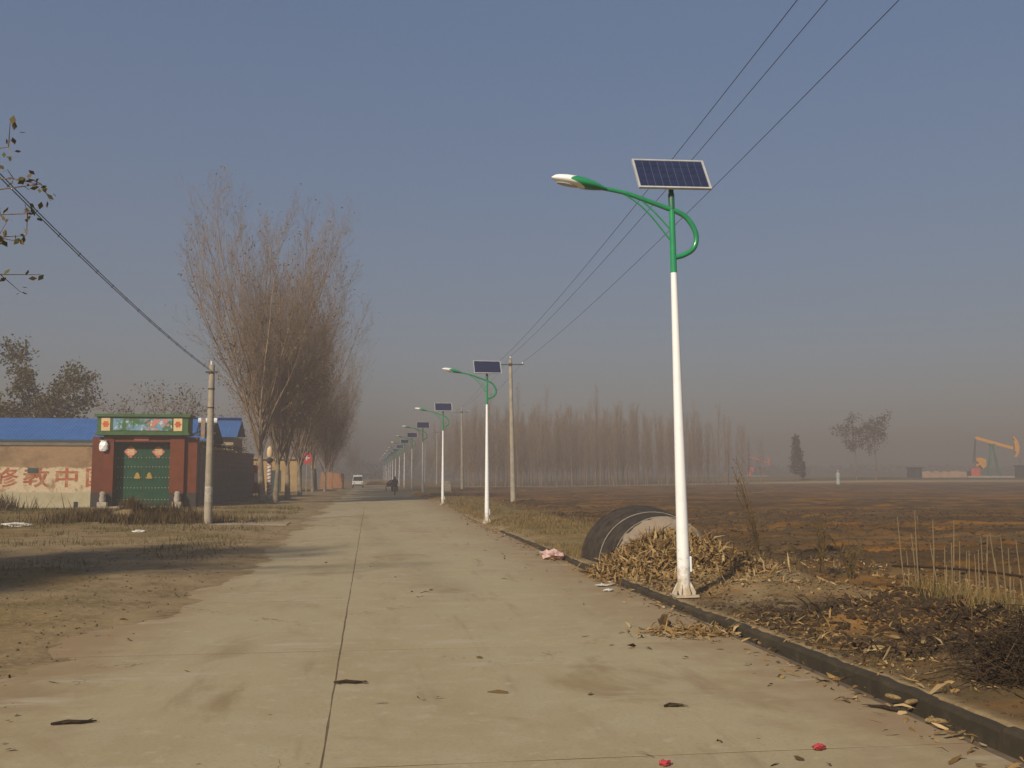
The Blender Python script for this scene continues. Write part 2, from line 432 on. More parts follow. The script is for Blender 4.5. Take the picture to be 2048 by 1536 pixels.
# ------------------------------------------------------------------ road of cast concrete slabs
YJ = [7.15 + 4.63 * k for k in range(-3, 13)]
b = B()
yend = YJ[-1]
b.box(-4.95, 4.55, YJ[0] - .2, yend, -.20, -.0078)
road = b.build('road', MT['joint']); tag(road, 'pale tan concrete village road', 'road', kind='structure')
def slab_mesh(w, l, k):
    r_ = random.Random(k); nxs, nys = 8, 8
    bb = B(); 
    pts = []
    e = .012
    top = []
    for j in range(nys + 1):
        for i in range(nxs + 1):
            x = w * i / nxs; y = l * j / nys
            if 0 < i < nxs or 0 < j < nys:
                x += r_.uniform(-.006, .006) if (j in (0, nys)) == False and i in (0, nxs) else 0
                y += r_.uniform(-.005, .005) if j in (0, nys) else 0
            edge_ = i in (0, nxs) or j in (0, nys)
            bb.v.append((x, y, -.006 if edge_ else r_.uniform(-.0015, .0015)))
    for j in range(nys):
        for i in range(nxs):
            a = j * (nxs + 1) + i; bb.f.append((a, a + 1, a + nxs + 2, a + nxs + 1))
    # skirt
    ring = [i for i in range(nxs)] + [nxs + (nxs + 1) * j for j in range(nys)] + [(nxs + 1) * nys + nxs - i for i in range(nxs)] + [(nxs + 1) * (nys - j) for j in range(nys)]
    base = len(bb.v)
    for q in ring: x, y, z = bb.v[q]; bb.v.append((x, y, -.15))
    n = len(ring)
    for k2 in range(n): bb.f.append((ring[k2], base + k2, base + (k2 + 1) % n, ring[(k2 + 1) % n]))
    return bb.mesh('slab')
L = 4.63
lefts = [slab_mesh(4.6 - .008, L - .022, k) for k in (1, 2)]
rights = [slab_mesh(4.78 - .014, L - .022, k + 5) for k in (1, 2)]
for k in range(len(YJ) - 1):
    o = mesh_obj('slab', lefts[k % 2], MT['road'], road, (-4.91, YJ[k] + .011, random.uniform(-.001, .002)))
    o = mesh_obj('slab', rights[k % 2], MT['road'], road, (-.299, YJ[k] + .011, random.uniform(-.001, .002)))
b = B(); b.box(-4.9, 4.5, yend + .01, 620, -.2, 0)
far_road = b.build('road', MT['road']); tag(far_road, 'far stretch of the pale concrete village road', 'road', kind='structure')
b = B()
b.prism([(-8.6, -.1), (-3.35, -.1), (-3.2, .035), (-8.6, .06)], 40.3, 42.3)
sp = b.build('side_path', MT['path_concrete']); tag(sp, 'short pale concrete path joining the road beside the pole', 'path', kind='structure')

kerb = empty('kerb', (0, 0, 0), kind='structure', label='low dark dirty concrete kerb along the right road edge', cat='kerb')
kms = []
for k in range(4):
    bb = B(); r_ = random.Random(k + 50)
    rings = []
    for j in range(7):
        y = .965 * j / 6
        jx = r_.uniform(-.008, .008); jz = r_.uniform(-.012, .008)
        rings.append([(jx, y, -.16), (jx + .006, y, .068 + jz), (jx + .026, y, .098 + jz), (.105, y, .104 + jz), (.12, y, .085 + jz), (.12, y, -.16)])
    bb.loft(rings); kms.append(bb.mesh('kerb_stone'))
yk = 2.2
while yk < 36:
    yc = yk + .5
    ang = -math.atan2(KX(yk + 1) - KX(yk), 1.0)
    mesh_obj('kerb_stone', kms[random.randrange(4)], MT['kerb'], kerb, (KX(yk) + random.uniform(-.012, .012), yk, -.01 - .0042 * max(0, yk - 20) + random.uniform(-.012, .01)), (random.uniform(-.01, .01), random.uniform(-.03, .03), ang * -1 * -1 + random.uniform(-.008, .008)))
    yk += 1.0
#SECTION2
# ------------------------------------------------------------------ solar street lamps
def z1(x, y): return float(zf(np.array([x]), np.array([y]))[0])

def smooth_pts(pts, n=6):
    P = [Vector(p) for p in pts]; out = []
    for i in range(len(P) - 1):
        p0 = P[max(i - 1, 0)]; p1 = P[i]; p2 = P[i + 1]; p3 = P[min(i + 2, len(P) - 1)]
        for k in range(n):
            t = k / n
            out.append(.5 * ((2 * p1) + (p2 - p0) * t + (2 * p0 - 5 * p1 + 4 * p2 - p3) * t * t + (3 * p1 - p0 - 3 * p2 + p3) * t ** 3))
    out.append(P[-1]); return out

def make_lamp(detail=True):
    L = empty('street_lamp')
    ns = 20 if detail else 10
    B().lathe([(.098, .0), (.094, .5), (.075, 2.2), (.056, 3.9), (.047, 4.78)], ns).build('lower_pole', MT['pole_paint'], L, smooth=True)
    up = B().lathe([(.049, 4.775), (.047, 5.2), (.044, 5.62), (.041, 5.9)], ns).build('upper_pole', MT['green_paint'], L, smooth=True)
    B().lathe([(.047, 5.74), (.047, 5.98), (.038, 6.0), (.038, 6.12)], ns).build('collar', MT['green_dark'], up, smooth=True)
    fl = B(); fl.box(-.17, .17, -.17, .17, -.02, .018)
    flo = fl.build('base_plate', MT['pole_paint'], L)
    for k in range(8):
        w = 2 * PI * k / 8 + .2
        M = Matrix.Rotation(w, 4, 'Z')
        g = B(); g.prism([(.09, .018), (.185, .018), (.18, .04), (.092, .20)], -.007, .007, M)
        g.build('gusset', MT['pole_paint'], flo)
    if detail:
        for sx in (-1, 1):
            for sy in (-1, 1):
                B().lathe([(.016, .018), (.016, .05), (.009, .05), (.009, .075)], 8, (sx * .14, sy * .14, 0)).build('anchor_bolt', MT['steel'], flo)
    B().box(.062, .118, -.045, .045, .33, .56).build('access_door', MT['white_paint'], L, bevel=.012)
    main = [(-1.07, 0, 6.05), (-.72, 0, 5.985), (-.41, 0, 5.882), (-.04, 0, 5.752), (.07, 0, 5.718), (.22, 0, 5.628), (.335, 0, 5.465), (.37, 0, 5.30), (.315, 0, 5.145), (.17, 0, 5.05), (.03, 0, 5.01)]
    mp = smooth_pts(main, 6 if detail else 3)
    rad = [.030 + .010 * min(1, i / (len(mp) * .4)) for i in range(len(mp))]
    arm = B().tube(mp, rad, 12 if detail else 6).build('arm', MT['green_paint'], L, smooth=True)
    for br in ([(-.73, 0, 5.965), (-.53, 0, 5.835), (-.34, 0, 5.655), (-.155, 0, 5.425), (-.035, 0, 5.27)], [(-.47, 0, 5.885), (-.26, 0, 5.69), (-.03, 0, 5.435)]):
        B().tube(smooth_pts(br, 4), .0125, 8 if detail else 5).build('brace', MT['green_paint'], arm, smooth=True)
    # lamp head: a long pod, white tip shell and green tail cover
    axis0 = Vector((-1.835, 0, 6.20)); axis1 = Vector((-1.0, 0, 6.035))
    ax = (axis1 - axis0).normalized(); upv = Vector((0, 1, 0)).cross(ax) * -1
    if upv.z < 0: upv = -upv
    prof = [(0, .012), (.03, .065), (.10, .108), (.22, .142), (.36, .156), (.50, .15), (.64, .118), (.74, .078), (.80, .05), (.85, .036)]
    def ring(s, r, n, hs=.62, side=.95):
        c = axis0 + ax * s
        return [c + Vector((0, 1, 0)) * math.cos(2 * PI * k / n) * r * side + upv * math.sin(2 * PI * k / n) * r * (hs if math.sin(2 * PI * k / n) > 0 else .42) for k in range(n)]
    def rr(s):
        for (a, ra), (b2, rb) in zip(prof[:-1], prof[1:]):
            if a <= s <= b2: return ra + (rb - ra) * (s - a) / (b2 - a)
        return prof[-1][1]
    n = 20 if detail else 10
    head = B().loft([ring(s, rr(s), n) for s in np.linspace(0, .60, 14)]).build('lamp_head', MT['white_paint'], L, smooth=True)
    # green cover starts further back at the bottom and reaches forward along the sides
    gc = B(); rings = []
    for s in np.linspace(0, 1, 12):
        row = []
        for k in range(n):
            w = 2 * PI * k / n
            s0 = .27 + .17 * max(0, math.sin(w)) ** 2 + .26 * max(0, -math.sin(w)) ** .8
            ss = s0 + (.85 - s0) * s
            c = axis0 + ax * ss; r = rr(ss) + .006
            row.append(c + Vector((0, 1, 0)) * math.cos(w) * r * .95 + upv * math.sin(w) * r * (.62 if math.sin(w) > 0 else .42))
        rings.append(row)
    gc.loft(rings).build('tail_cover', MT['green_paint'], head, smooth=True)
    ln = B(); q = []
    for k in range(16):
        w = 2 * PI * k / 16
        q.append(axis0 + ax * (.25 + .17 * math.cos(w)) + Vector((0, 1, 0)) * .075 * math.sin(w) - upv * .058)
    ln.loft([q, [p - upv * .008 for p in q]]); ln.build('lens', MT['lens'], head)
    # solar panel, tilted to the south
    pan = empty('solar_panel', (.02, .02, 6.30), parent=L)
    pan.rotation_euler = (R(56), 0, 0)
    W, D = 1.13, .66
    bk = B().box(-W / 2 + .02, W / 2 - .02, -D / 2 + .02, D / 2 - .02, -.012, .002).build('backing', MT['cell_back'], pan)
    for a in ((-W / 2, W / 2, -D / 2, -D / 2 + .03), (-W / 2, W / 2, D / 2 - .03, D / 2), (-W / 2, -W / 2 + .03, -D / 2 + .03, D / 2 - .03), (W / 2 - .03, W / 2, -D / 2 + .03, D / 2 - .03)):
        B().box(*a, -.025, .012).build('frame_rail', MT['alu'], pan)
    if detail:
        nxc, nyc = 9, 4
        cw, ch = (W - .07) / nxc, (D - .07) / nyc
        me = B().box(.004, cw - .004, .004, ch - .004, .002, .006).mesh('cell')
        for i in range(nxc):
            for j in range(nyc): mesh_obj('cell', me, MT['cell'], pan, (-W / 2 + .035 + i * cw, -D / 2 + .035 + j * ch, .001))
    else:
        B().box(-W / 2 + .034, W / 2 - .034, -D / 2 + .034, D / 2 - .034, .003, .006).build('cell_sheet', MT['cell'], pan)
    B().tube([(0, .0, 6.0), (0, .03, 6.22)], .03, 8).build('bracket', MT['green_dark'], L)
    return L

lamp0 = make_lamp(True)
lamp0.location = (4.893, 15.337, .115); lamp0.scale = (1.07,) * 3; lamp0.rotation_euler = (0, R(-1.08), 0)
tag(lamp0, 'solar street lamp beside the arched shelter and husk heap, green top on white pole', 'street lamp', 'solar street lamps along the road')
lampb = make_lamp(False)
ly = [40.6, 65.2, 89.6, 113, 137.5, 162, 186, 210, 234.5, 259, 283, 307, 332, 356]
for i, y in enumerate(ly):
    o = lampb if i == 0 else copy_tree(lampb)
    x = 4.72 - .1 * min(1, i / 3)
    o.location = (x, y, max(z1(x, y), .0)); o.rotation_euler = (0, R(random.uniform(-.3, .7)), R(random.uniform(-2.5, 2.5)))
    o.scale = (1.01,) * 3
    lab = ['white and green solar street lamp just before the first concrete utility pole',
           'white and green solar street lamp standing between two concrete utility poles, second beyond the shelter',
           'solar street lamp with a small orange husk heap around its foot'][i] if i < 3 else 'distant white and green solar street lamp in the hazy row down the road'
    tag(o, lab, 'street lamp', 'solar street lamps along the road')

# ------------------------------------------------------------------ concrete utility poles and overhead lines
def make_utility_pole(h=10.0):
    P = empty('utility_pole')
    B().lathe([(.20, -.15), (.19, 1), (.155, h * .5), (.115, h - .1), (.10, h)], 14).build('shaft', MT['concrete_pole'], P, smooth=True)
    ca = B(); ca.box(-.93, .93, -.155, -.095, h - .43, h - .36).build('crossarm', MT['steel'], P)
    B().lathe([(.125, h - .5), (.125, h - .30)], 12).build('clamp', MT['steel'], P)
    B().lathe([(.03, h - .05), (.025, h + .08)], 8).build('top_pin', MT['steel'], P)
    prof = [(.03, 0), (.065, .02), (.065, .05), (.045, .06), (.06, .08), (.05, .12), (.03, .14)]
    for c in ((-.86, -.125, h - .36), (.86, -.125, h - .36), (0, 0, h + .06)):
        B().lathe(prof, 10, c).build('insulator', MT['porcelain'], P, smooth=True)
    return P
up0 = make_utility_pole(10.15)
tops = []
ups = [(10.02, 70.2, R(-1.2), 'first'), (11.5, 126, R(-.6), ''), (12.4, 188, 0, ''), (13.3, 246, R(.3), ''), (7.55, 5.0, 0, '')]
for i, (x, y, ry, _) in enumerate(ups):
    o = up0 if i == 0 else copy_tree(up0)
    o.location = (x, y, z1(x, y)); o.rotation_euler = (0, ry, R(random.uniform(-2, 2)))
    if i == 4: o.location.z += .35
    tag(o, ['round concrete utility pole at the field edge beside the second solar lamp', 'slim concrete utility pole standing between two solar lamps before the saplings', 'faint concrete utility pole in haze beside the sapling wood', 'farthest concrete utility pole, almost lost in the haze', 'concrete utility pole by the stake fence carrying the overhead wires'][i], 'utility pole', 'concrete utility poles on the field side')
bpy.context.view_layer.update()
def pole_tops(i):
    o = [up0][0] if i == 0 else None
    x, y, ry, _ = ups[i]; z = z1(x, y) + (.35 if i == 4 else 0); h = 10.15
    out = []
    for (lx, lz) in ((-.86, h - .22), (0, h + .20), (.86, h - .22)):
        out.append(Vector((x + lx * math.cos(ry) + lz * math.sin(ry), y - .1, z + lz * math.cos(ry))))
    return out
def wire_between(a, b2, sag, r):
    pts = []
    for k in range(25):
        t = k / 24; p = a.lerp(b2, t); p.z -= sag * 4 * t * (1 - t); pts.append(p)
    return pts
order = [4, 0, 1, 2, 3]
for w in range(3):
    bb = B()
    for a, c in zip(order[:-1], order[1:]):
        bb.tube(wire_between(pole_tops(a)[w], pole_tops(c)[w], .55, 0), .008, 5)
    o = bb.build('overhead_wire', MT['wire'])
    tag(o, ['thin overhead wire on the road-side insulators of the utility poles', 'thin overhead wire on the top pins of the utility poles', 'thin overhead wire on the field-side insulators of the utility poles'][w], 'wire', 'overhead wires over the field edge')

lp = empty('concrete_pole', (-6.3, 41.0, z1(-6.3, 41.0)), label='short weathered concrete pole with small crossarm in front of the gatehouse', cat='utility pole')
B().lathe([(.165, -.15), (.16, .6), (.135, 3.5), (.11, 6.2), (.10, 6.35)], 14).build('shaft', MT['concrete_pole'], lp, smooth=True)
B().box(-.22, .24, -.14, -.08, 6.0, 6.07).build('crossarm', MT['steel'], lp)
B().tube([(-.02, 0, 6.33), (-.02, 0, 6.5)], .045, 8).build('insulator', MT['porcelain'], lp)
for zz in (4.6, 5.35): B().lathe([(.135, zz), (.135, zz + .05)], 12).build('band', MT['steel'], lp)
MT['paper'] = mat('paper', (.62, .60, .56), (.5, .47, .42), 9, .9)
MT['old_paper'] = mat('old_paper', (.50, .47, .42), (.33, .29, .23), 5, .9)
pn = [(.169 * math.cos(a), .169 * math.sin(a)) for a in np.linspace(-2.5, -.2, 9)]
B().loft([[(x, y, .9 + .03 * math.sin(3 * i)) for i, (x, y) in enumerate(pn)] + [(x * .97, y * .97, .9) for x, y in pn[::-1]], [(x * .975, y * .975, 1.5 + .04 * math.sin(2 * i)) for i, (x, y) in enumerate(pn)] + [(x * .945, y * .945, 1.5) for x, y in pn[::-1]]]).build('paper_notice', MT['old_paper'], lp)
bb = B()
A0, A1 = Vector((-6.38, 41, 6.12)), Vector((-6.02, 6.0, 7.75))
for off in (0, 1):
    pts = wire_between(A0 + Vector((0, 0, .05 * off)), A1 + Vector((.02 * off, 0, .05 * off)), .38, 0)
    bb.tube(pts, .010, 5)
# lashing turns round the cable pair
for k in range(24):
    p = wire_between(A0, A1, .38, 0)[k]; bb.tube([p + Vector((-.02, -.03, -.02)), p + Vector((.02, .03, .07))], .009, 4)
o = bb.build('overhead_cable', MT['wire']); tag(o, 'thick dark bundled cable slung from the short pole to the leafy tree', 'cable')

# ------------------------------------------------------------------ trees
def segs_mesh(name, P0, R0, P1, R1, n=3):
    P0 = np.array(P0); P1 = np.array(P1); R0 = np.array(R0)[:, None]; R1 = np.array(R1)[:, None]
    t = P1 - P0; t /= np.linalg.norm(t, axis=1, keepdims=True) + 1e-9
    ref = np.where(np.abs(t[:, 2:3]) < .9, np.array([[0, 0, 1.]]), np.array([[1., 0, 0]]))
    a = np.cross(t, ref); a /= np.linalg.norm(a, axis=1, keepdims=True); b_ = np.cross(t, a)
    Vs = []
    for P, Rr in ((P0, R0), (P1, R1)):
        for k in range(n):
            w = 2 * PI * k / n; Vs.append(P + (a * math.cos(w) + b_ * math.sin(w)) * Rr)
    Vv = np.stack(Vs, 1).reshape(-1, 3)
    base = (np.arange(len(P0)) * 2 * n)[:, None]
    Fs = np.concatenate([base + np.array([[k, (k + 1) % n, (k + 1) % n + n, k + n]]) for k in range(n)], 0)
    return np_mesh(name, Vv, Fs, True)

def leaves_mesh(name, P, size, r, droop=0.0, elong=1.5):
    P = np.asarray(P); n = len(P)
    u = r.normal(size=(n, 3)); u[:, 2] -= droop; u /= np.linalg.norm(u, axis=1, keepdims=True)
    w = np.cross(u, r.normal(size=(n, 3))); w /= np.linalg.norm(w, axis=1, keepdims=True)
    s = size * r.uniform(.6, 1.4, (n, 1))
    Vv = np.stack([P, P + u * s * elong * .5 + w * s * .45, P + u * s * elong, P + u * s * elong * .5 - w * s * .45], 1).reshape(-1, 3)
    return np_mesh(name, Vv, np.arange(4 * n).reshape(n, 4))

def grow(r, p, dv, length, rad, levels, cfg, segs, tips, lvl=0):
    """one limb as a bent chain with side limbs; cfg: per level (n_children, length ratio, spread, up pull, n_seg)"""
    nseg, up, wig = cfg['nseg'][lvl], cfg['up'][lvl], cfg['wig'][lvl]
    pts = [p]; d_ = dv / np.linalg.norm(dv)
    for i in range(nseg):
        d_ = d_ + np.array([0, 0, up]) / nseg + r.normal(size=3) * wig
        d_ = d_ / np.linalg.norm(d_)
        pts.append(pts[-1] + d_ * length / nseg)
    rads = [rad * (1 - .8 * i / nseg) for i in range(nseg + 1)]
    for i in range(nseg): segs[min(lvl, 1) if lvl < 1 else 1].append((pts[i], rads[i], pts[i + 1], rads[i + 1]))
    if lvl >= levels:
        tips.append(pts[-1]); tips.append(pts[len(pts) // 2]); return
    for c in range(cfg['n'][lvl]):
        t = cfg['t0'][lvl] + (1 - cfg['t0'][lvl]) * (c + r.uniform(0, 1)) / cfg['n'][lvl]
        t = min(t, .985); i = int(t * nseg); f = t * nseg - i
        q = pts[i] * (1 - f) + pts[i + 1] * f
        loc = pts[i + 1] - pts[i]; loc = loc / np.linalg.norm(loc)
        az = r.uniform(0, 2 * PI) if lvl else c * 2.4 + r.uniform(-.5, .5)
        side = np.cross(loc, np.array([math.cos(az), math.sin(az), .2])); side /= np.linalg.norm(side)
        ang = cfg['ang'][lvl] * r.uniform(.7, 1.25)
        nd = loc * math.cos(ang) + side * math.sin(ang)
        ln_ = length * cfg['len'][lvl] * r.uniform(.65, 1.15) * (cfg['shape'](t) if lvl == 0 else (1.15 - .6 * t))
        grow(r, q, nd, ln_, max(rad * cfg['rad'][lvl] * (1.1 - .6 * t), cfg['rmin']), levels, cfg, segs, tips, lvl + 1)

def tree_meshes(seed, H, rad, cfg, levels, leafn, leafsize, droop=0.0, lean=(0, 0), jit=.25, leaf_low=None):
    r = np.random.default_rng(seed); segs = [[], []]; tips = []
    grow(r, np.array([0., 0, -.1]), np.array([lean[0], lean[1], 1.]), H, rad, levels, cfg, segs, tips)
    tm = segs_mesh('trunk', *map(list, zip(*segs[0])), n=8)
    cm = segs_mesh('limbs', *map(list, zip(*segs[1])), n=3)
    T = np.array(tips); lm = None
    if leafn:
        if leaf_low is not None:
            w = np.clip(1.0 - (T[:, 2] / H - leaf_low[0]) / (leaf_low[1] - leaf_low[0]), leaf_low[2], 1); w /= w.sum()
            P = T[r.choice(len(T), leafn, p=w)]
        else: P = T[r.integers(0, len(T), leafn)]
        lm = leaves_mesh('leaves', P + r.normal(size=(leafn, 3)) * jit, leafsize, r, droop)
    return tm, cm, lm

def put_tree(name, ms, loc, rz, sc, label, cat, group=None, bark='bark', twig='twig', leaf='leaf_brown'):
    t = empty(name, loc, rz, label, cat, group); t.scale = (sc,) * 3 if not hasattr(sc, '__len__') else sc
    mesh_obj('trunk', ms[0], MT[bark], t)
    c = mesh_obj('crown', ms[1], MT[twig], t)
    if ms[2]: mesh_obj('foliage', ms[2], MT[leaf], c)
    return t

POP = dict(n=[74, 14, 8], len=[.52, .40, .42], ang=[.92, .6, .65], up=[.1, .85, .5, .3], wig=[.02, .06, .08, .1], nseg=[14, 7, 4, 2], t0=[.13, .18, .15], rad=[.28, .30, .5], rmin=.0065,
           shape=lambda t: (.62 + .75 * min(t, .40)) * (1.16 - t) + .10)
VASE = dict(n=[17, 21, 8, 5], len=[2.55, .31, .42, .45], ang=[.42, .62, .6, .6], up=[.05, .55, .75, .45, .3], wig=[.03, .035, .07, .1, .12], nseg=[6, 12, 5, 3, 2], t0=[.42, .12, .15, .2], rad=[.42, .30, .45, .5], rmin=.0072,
            shape=lambda t: .92 + .10 * t)
pops = [tree_meshes(100 + k, 6.4, .27, VASE, 4, nl, .105, .5, lean=l, jit=.3, leaf_low=(.7, 2.1, .05)) for k, (l, nl) in enumerate([((-.05, 0), 1800), ((.05, .03), 5500), ((0, -.03), 6500)])]
popl = [(-6.87, 66.8, 0, .97, 0), (-6.3, 69.5, 1, .80, 1.1), (-6.0, 76, 2, .84, 2.3), (-7.6, 84, 0, .8, 3.4), (-6.2, 92, 1, .85, 4.2), (-6.9, 100, 2, .85, 5.0), (-5.95, 108, 0, .78, .7), (-4.85, 111, 1, .72, 2.0), (-6.4, 122, 2, .8, 1.5), (-5.5, 136, 0, .72, 3.0), (-6.0, 152, 1, .7, 4.0), (-6.3, 172, 2, .7, .3)]
for i, (x, y, k, sc, rz) in enumerate(popl):
    lab = ['tall bare poplar with pale forked trunk at the corner of the brick wall', 'bare poplar growing right behind the foremost roadside poplar'][i] if i < 2 else 'bare brownish poplar in the roadside row beyond the brick wall'
    put_tree('poplar_tree', pops[k], (x, y, z1(x, y)), rz, (sc, sc, sc), lab, 'tree', 'poplars along the left side of the road', 'bark_pale')

SAP = dict(n=[52, 6], len=[.20, .45], ang=[.42, .45], up=[.03, .35, .2], wig=[.012, .05, .06], nseg=[10, 3, 2], t0=[.20, .2], rad=[.32, .5], rmin=.0085, shape=lambda t: 1.25 - .75 * t)
saps = [tree_meshes(300 + k, 11.5, .062, SAP, 2, 26, .12, .3, lean=(random.uniform(-.03, .03), random.uniform(-.03, .03))) for k in range(6)]
cnt = 0
rs = np.random.default_rng(5)
for row in range(7):
    y0 = 150 + row * 7.5
    x0 = 14.5 + row * .6; x1 = (61 - row * 1.2)
    n = int((x1 - x0) / 1.24)
    for k in range(n):
        if cnt >= 290: break
        x = x0 + (x1 - x0) * (k + rs.uniform(.1, .9)) / n; y = y0 + rs.uniform(-2.2, 2.2)
        edge = sstep(62, 40, x)
        sc = rs.uniform(.78, 1.12) * (.74 + .26 * float(edge))
        if rs.uniform() < .05: sc *= 1.28
        put_tree('poplar_sapling', saps[rs.integers(0, 6)], (x, y, z1(x, y) - .03), rs.uniform(0, 6.28), (1, 1, sc), 'slender bare poplar sapling in the young wood beyond the field', 'tree', 'poplar saplings in the young wood', 'sapling', 'sapling', 'leaf_brown')
        cnt += 1

ex = []; nv = 0; exf = []
for q in range(330):
    y = rs.uniform(152, 225); x = rs.uniform(13, 57 - (y - 150) * .12); m_ = saps[rs.integers(0, 6)][1]
    co = np.empty(len(m_.vertices) * 3, np.float32); m_.vertices.foreach_get('co', co); co = co.reshape(-1, 3).copy()
    a = rs.uniform(0, 6.28); c_, s_ = math.cos(a), math.sin(a); sc = rs.uniform(.8, 1.15)
    co = np.stack([co[:, 0] * c_ - co[:, 1] * s_ + x, co[:, 0] * s_ + co[:, 1] * c_ + y, co[:, 2] * sc + z1(x, y)], 1)
    fi = np.empty(len(m_.polygons) * 4, np.int32); m_.loops.foreach_get('vertex_index', fi)
    sel = np.arange(len(fi) // 4) % 2 == 0 if False else slice(None)
    ex.append(co); exf.append(fi.reshape(-1, 4)[sel] + nv); nv += len(co)
o = mesh_obj('sapling_thicket', np_mesh('sapling_thicket', np.concatenate(ex), np.concatenate(exf)), MT['sapling']); tag(o, 'brown mass of more poplar saplings deeper in the young wood', 'saplings', kind='stuff')
BRD = dict(n=[9, 8, 7], len=[.72, .55, .45], ang=[.85, .75, .7], up=[.0, .35, .2, .1], wig=[.05, .10, .12, .14], nseg=[6, 6, 4, 3], t0=[.32, .2, .2], rad=[.55, .5, .5], rmin=.012, shape=lambda t: 1.05 - .35 * t)
brd = [tree_meshes(400 + k, 7.8, .22, BRD, 3, 6500, .16, .3, jit=.30) for k in range(2)]
brs = [tree_meshes(410 + k, 7.5, .2, BRD, 3, 900, .14, .3, jit=.3) for k in range(2)]
for (x, y, m, sc, rz, lab, leaf) in [(-27.3, 88, brd[0], 1.12, .4, 'round-crowned leafy dark tree behind the blue roof', 'leaf_green'), (-33.8, 86, brd[1], 1.0, 2.0, 'olive leafy tree behind the blue roof beside the round-crowned one', 'leaf_mix'),
                               (-22.8, 96, brs[0], .96, 1.0, 'thin small tree behind the gatehouse, left of its twin', 'leaf_green'), (-18.9, 94, brs[1], 1.02, 3.0, 'bare bushy tree behind the right end of the gatehouse', 'leaf_green'),
                               (-14.8, 100, brs[0], .85, 4.0, 'low thin tree behind the blue roof near the poplars', 'leaf_green')]:
    put_tree('yard_tree', m, (x, y, 0), rz, sc, lab, 'tree', 'trees behind the house', 'bark', 'twig', leaf)

# the big tree standing outside the picture on the left, its limbs reach in
r = np.random.default_rng(77); segs = [[], []]; tips = []
NEAR = dict(BRD); NEAR['n'] = [9, 8, 6]
grow(r, np.array([0., 0, -.1]), np.array([.02, .05, 1.]), 6.8, .2, 3, NEAR, segs, tips)
root = np.array([-11.9, 14.4, 0])
reach = [(-4.62, 14.5, 6.05), (-4.78, 14.5, 5.62), (-5.0, 14.3, 6.5), (-5.02, 14.6, 6.14), (-5.12, 14.4, 5.25), (-5.1, 14.5, 4.75)]
tw = []
for q in reach:
    q = np.array(q) - root; s0 = np.array([.3, .1, 3.8]) + r.normal(size=3) * .2; prev = s0
    for k in range(1, 9):
        t = k / 8; p = s0 * (1 - t) + q * t + np.array([0, 0, .9 * math.sin(PI * t) * .5]) + (r.normal(size=3) * .05 if k < 8 else 0)
        segs[1].append((prev, .045 * (1 - t) + .012, p, .045 * (1 - t) + .007)); 
        if k > 3:
            for _ in range(3):
                e = p + r.normal(size=3) * np.array([.32, .4, .16]); segs[1].append((p, .008, e, .004)); tw += [p * .4 + e * .6, e, e, p]
        prev = p
P = np.array(tips); P = P[r.integers(0, len(P), 18000)] + r.normal(size=(18000, 3)) * .28
Q = np.array(tw); Q = Q + r.normal(size=(len(Q), 3)) * .05
ms = (segs_mesh('trunk', *map(list, zip(*segs[0])), n=8), segs_mesh('limbs', *map(list, zip(*segs[1])), n=4),
      leaves_mesh('leaves', np.concatenate([P[:, :], Q]), .072, r, .4, 1.5))
put_tree('leafy_tree', ms, tuple(root), 0, 1.0, 'leafy tree whose branch tips hang beside the bundled cable', 'tree', None, 'bark', 'twig', 'leaf_mix')
r2 = np.random.default_rng(78); Pb = np.array(tips); Pb = Pb[r2.integers(0, len(Pb), 24000)] + r2.normal(size=(24000, 3)) * .3
ms2 = (ms[0], segs_mesh('limbs', *map(list, zip(*segs[1][:-1])), n=3), leaves_mesh('leaves', Pb, .10, r2, .4, 1.3))
msb = (ms[0], tree_meshes(402, 6.8, .2, BRD, 3, 0, .1)[1], ms2[2])
put_tree('leafy_tree', msb, (-13.6, 12.6, 0), 2.2, 1.0, 'unseen leafy tree added farther from the road to enlarge the shadow on the left ground', 'tree', None, 'bark', 'twig', 'leaf_mix')  # second tree, out of view, added for the shadow it throws on the left

# far trees
FAR = dict(n=[10, 7, 5], len=[.42, .5, .45], ang=[.75, .7, .7], up=[0, .3, .2, .1], wig=[.03, .1, .12, .14], nseg=[7, 4, 3, 2], t0=[.5, .2, .2], rad=[.5, .5, .5], rmin=.02, shape=lambda t: .8 + .2 * t)
far_m = [tree_meshes(500 + k, 8.6, .16, FAR, 3, 1100, .24, 0, jit=.3) for k in range(2)]
CON = dict(n=[34, 5], len=[.22, .4], ang=[.8, .6], up=[0, .5, .3], wig=[.02, .06, .08], nseg=[8, 3, 2], t0=[.08, .2], rad=[.3, .5], rmin=.02, shape=lambda t: 1.15 - t)
con_m = tree_meshes(520, 7.8, .14, CON, 2, 1600, .28, 0, jit=.22)
MT['leaf_far'] = leaf_mat('leaf_far', [(.045, .036, .028), (.06, .045, .03), (.05, .045, .03)])
for (x, y, m, sc, rz, lab) in [(86.5, 170, far_m[0], 1.0, 0, 'bare-stemmed round-headed tree on the field skyline, the shorter of a pair'), (90.3, 170, far_m[1], 1.06, 2, 'bare-stemmed round-headed tree on the field skyline, the taller of a pair'),
                               (75.5, 170, con_m, 1.0, 1, 'dark narrow pointed tree alone on the field skyline'), (77.3, 172, con_m, .42, 3, 'small dark bush beside the pointed skyline tree')]:
    put_tree('skyline_tree', m, (x, y, z1(x, y) - .1), rz, sc, lab, 'tree', 'skyline trees', 'bark', 'twig', 'leaf_far')
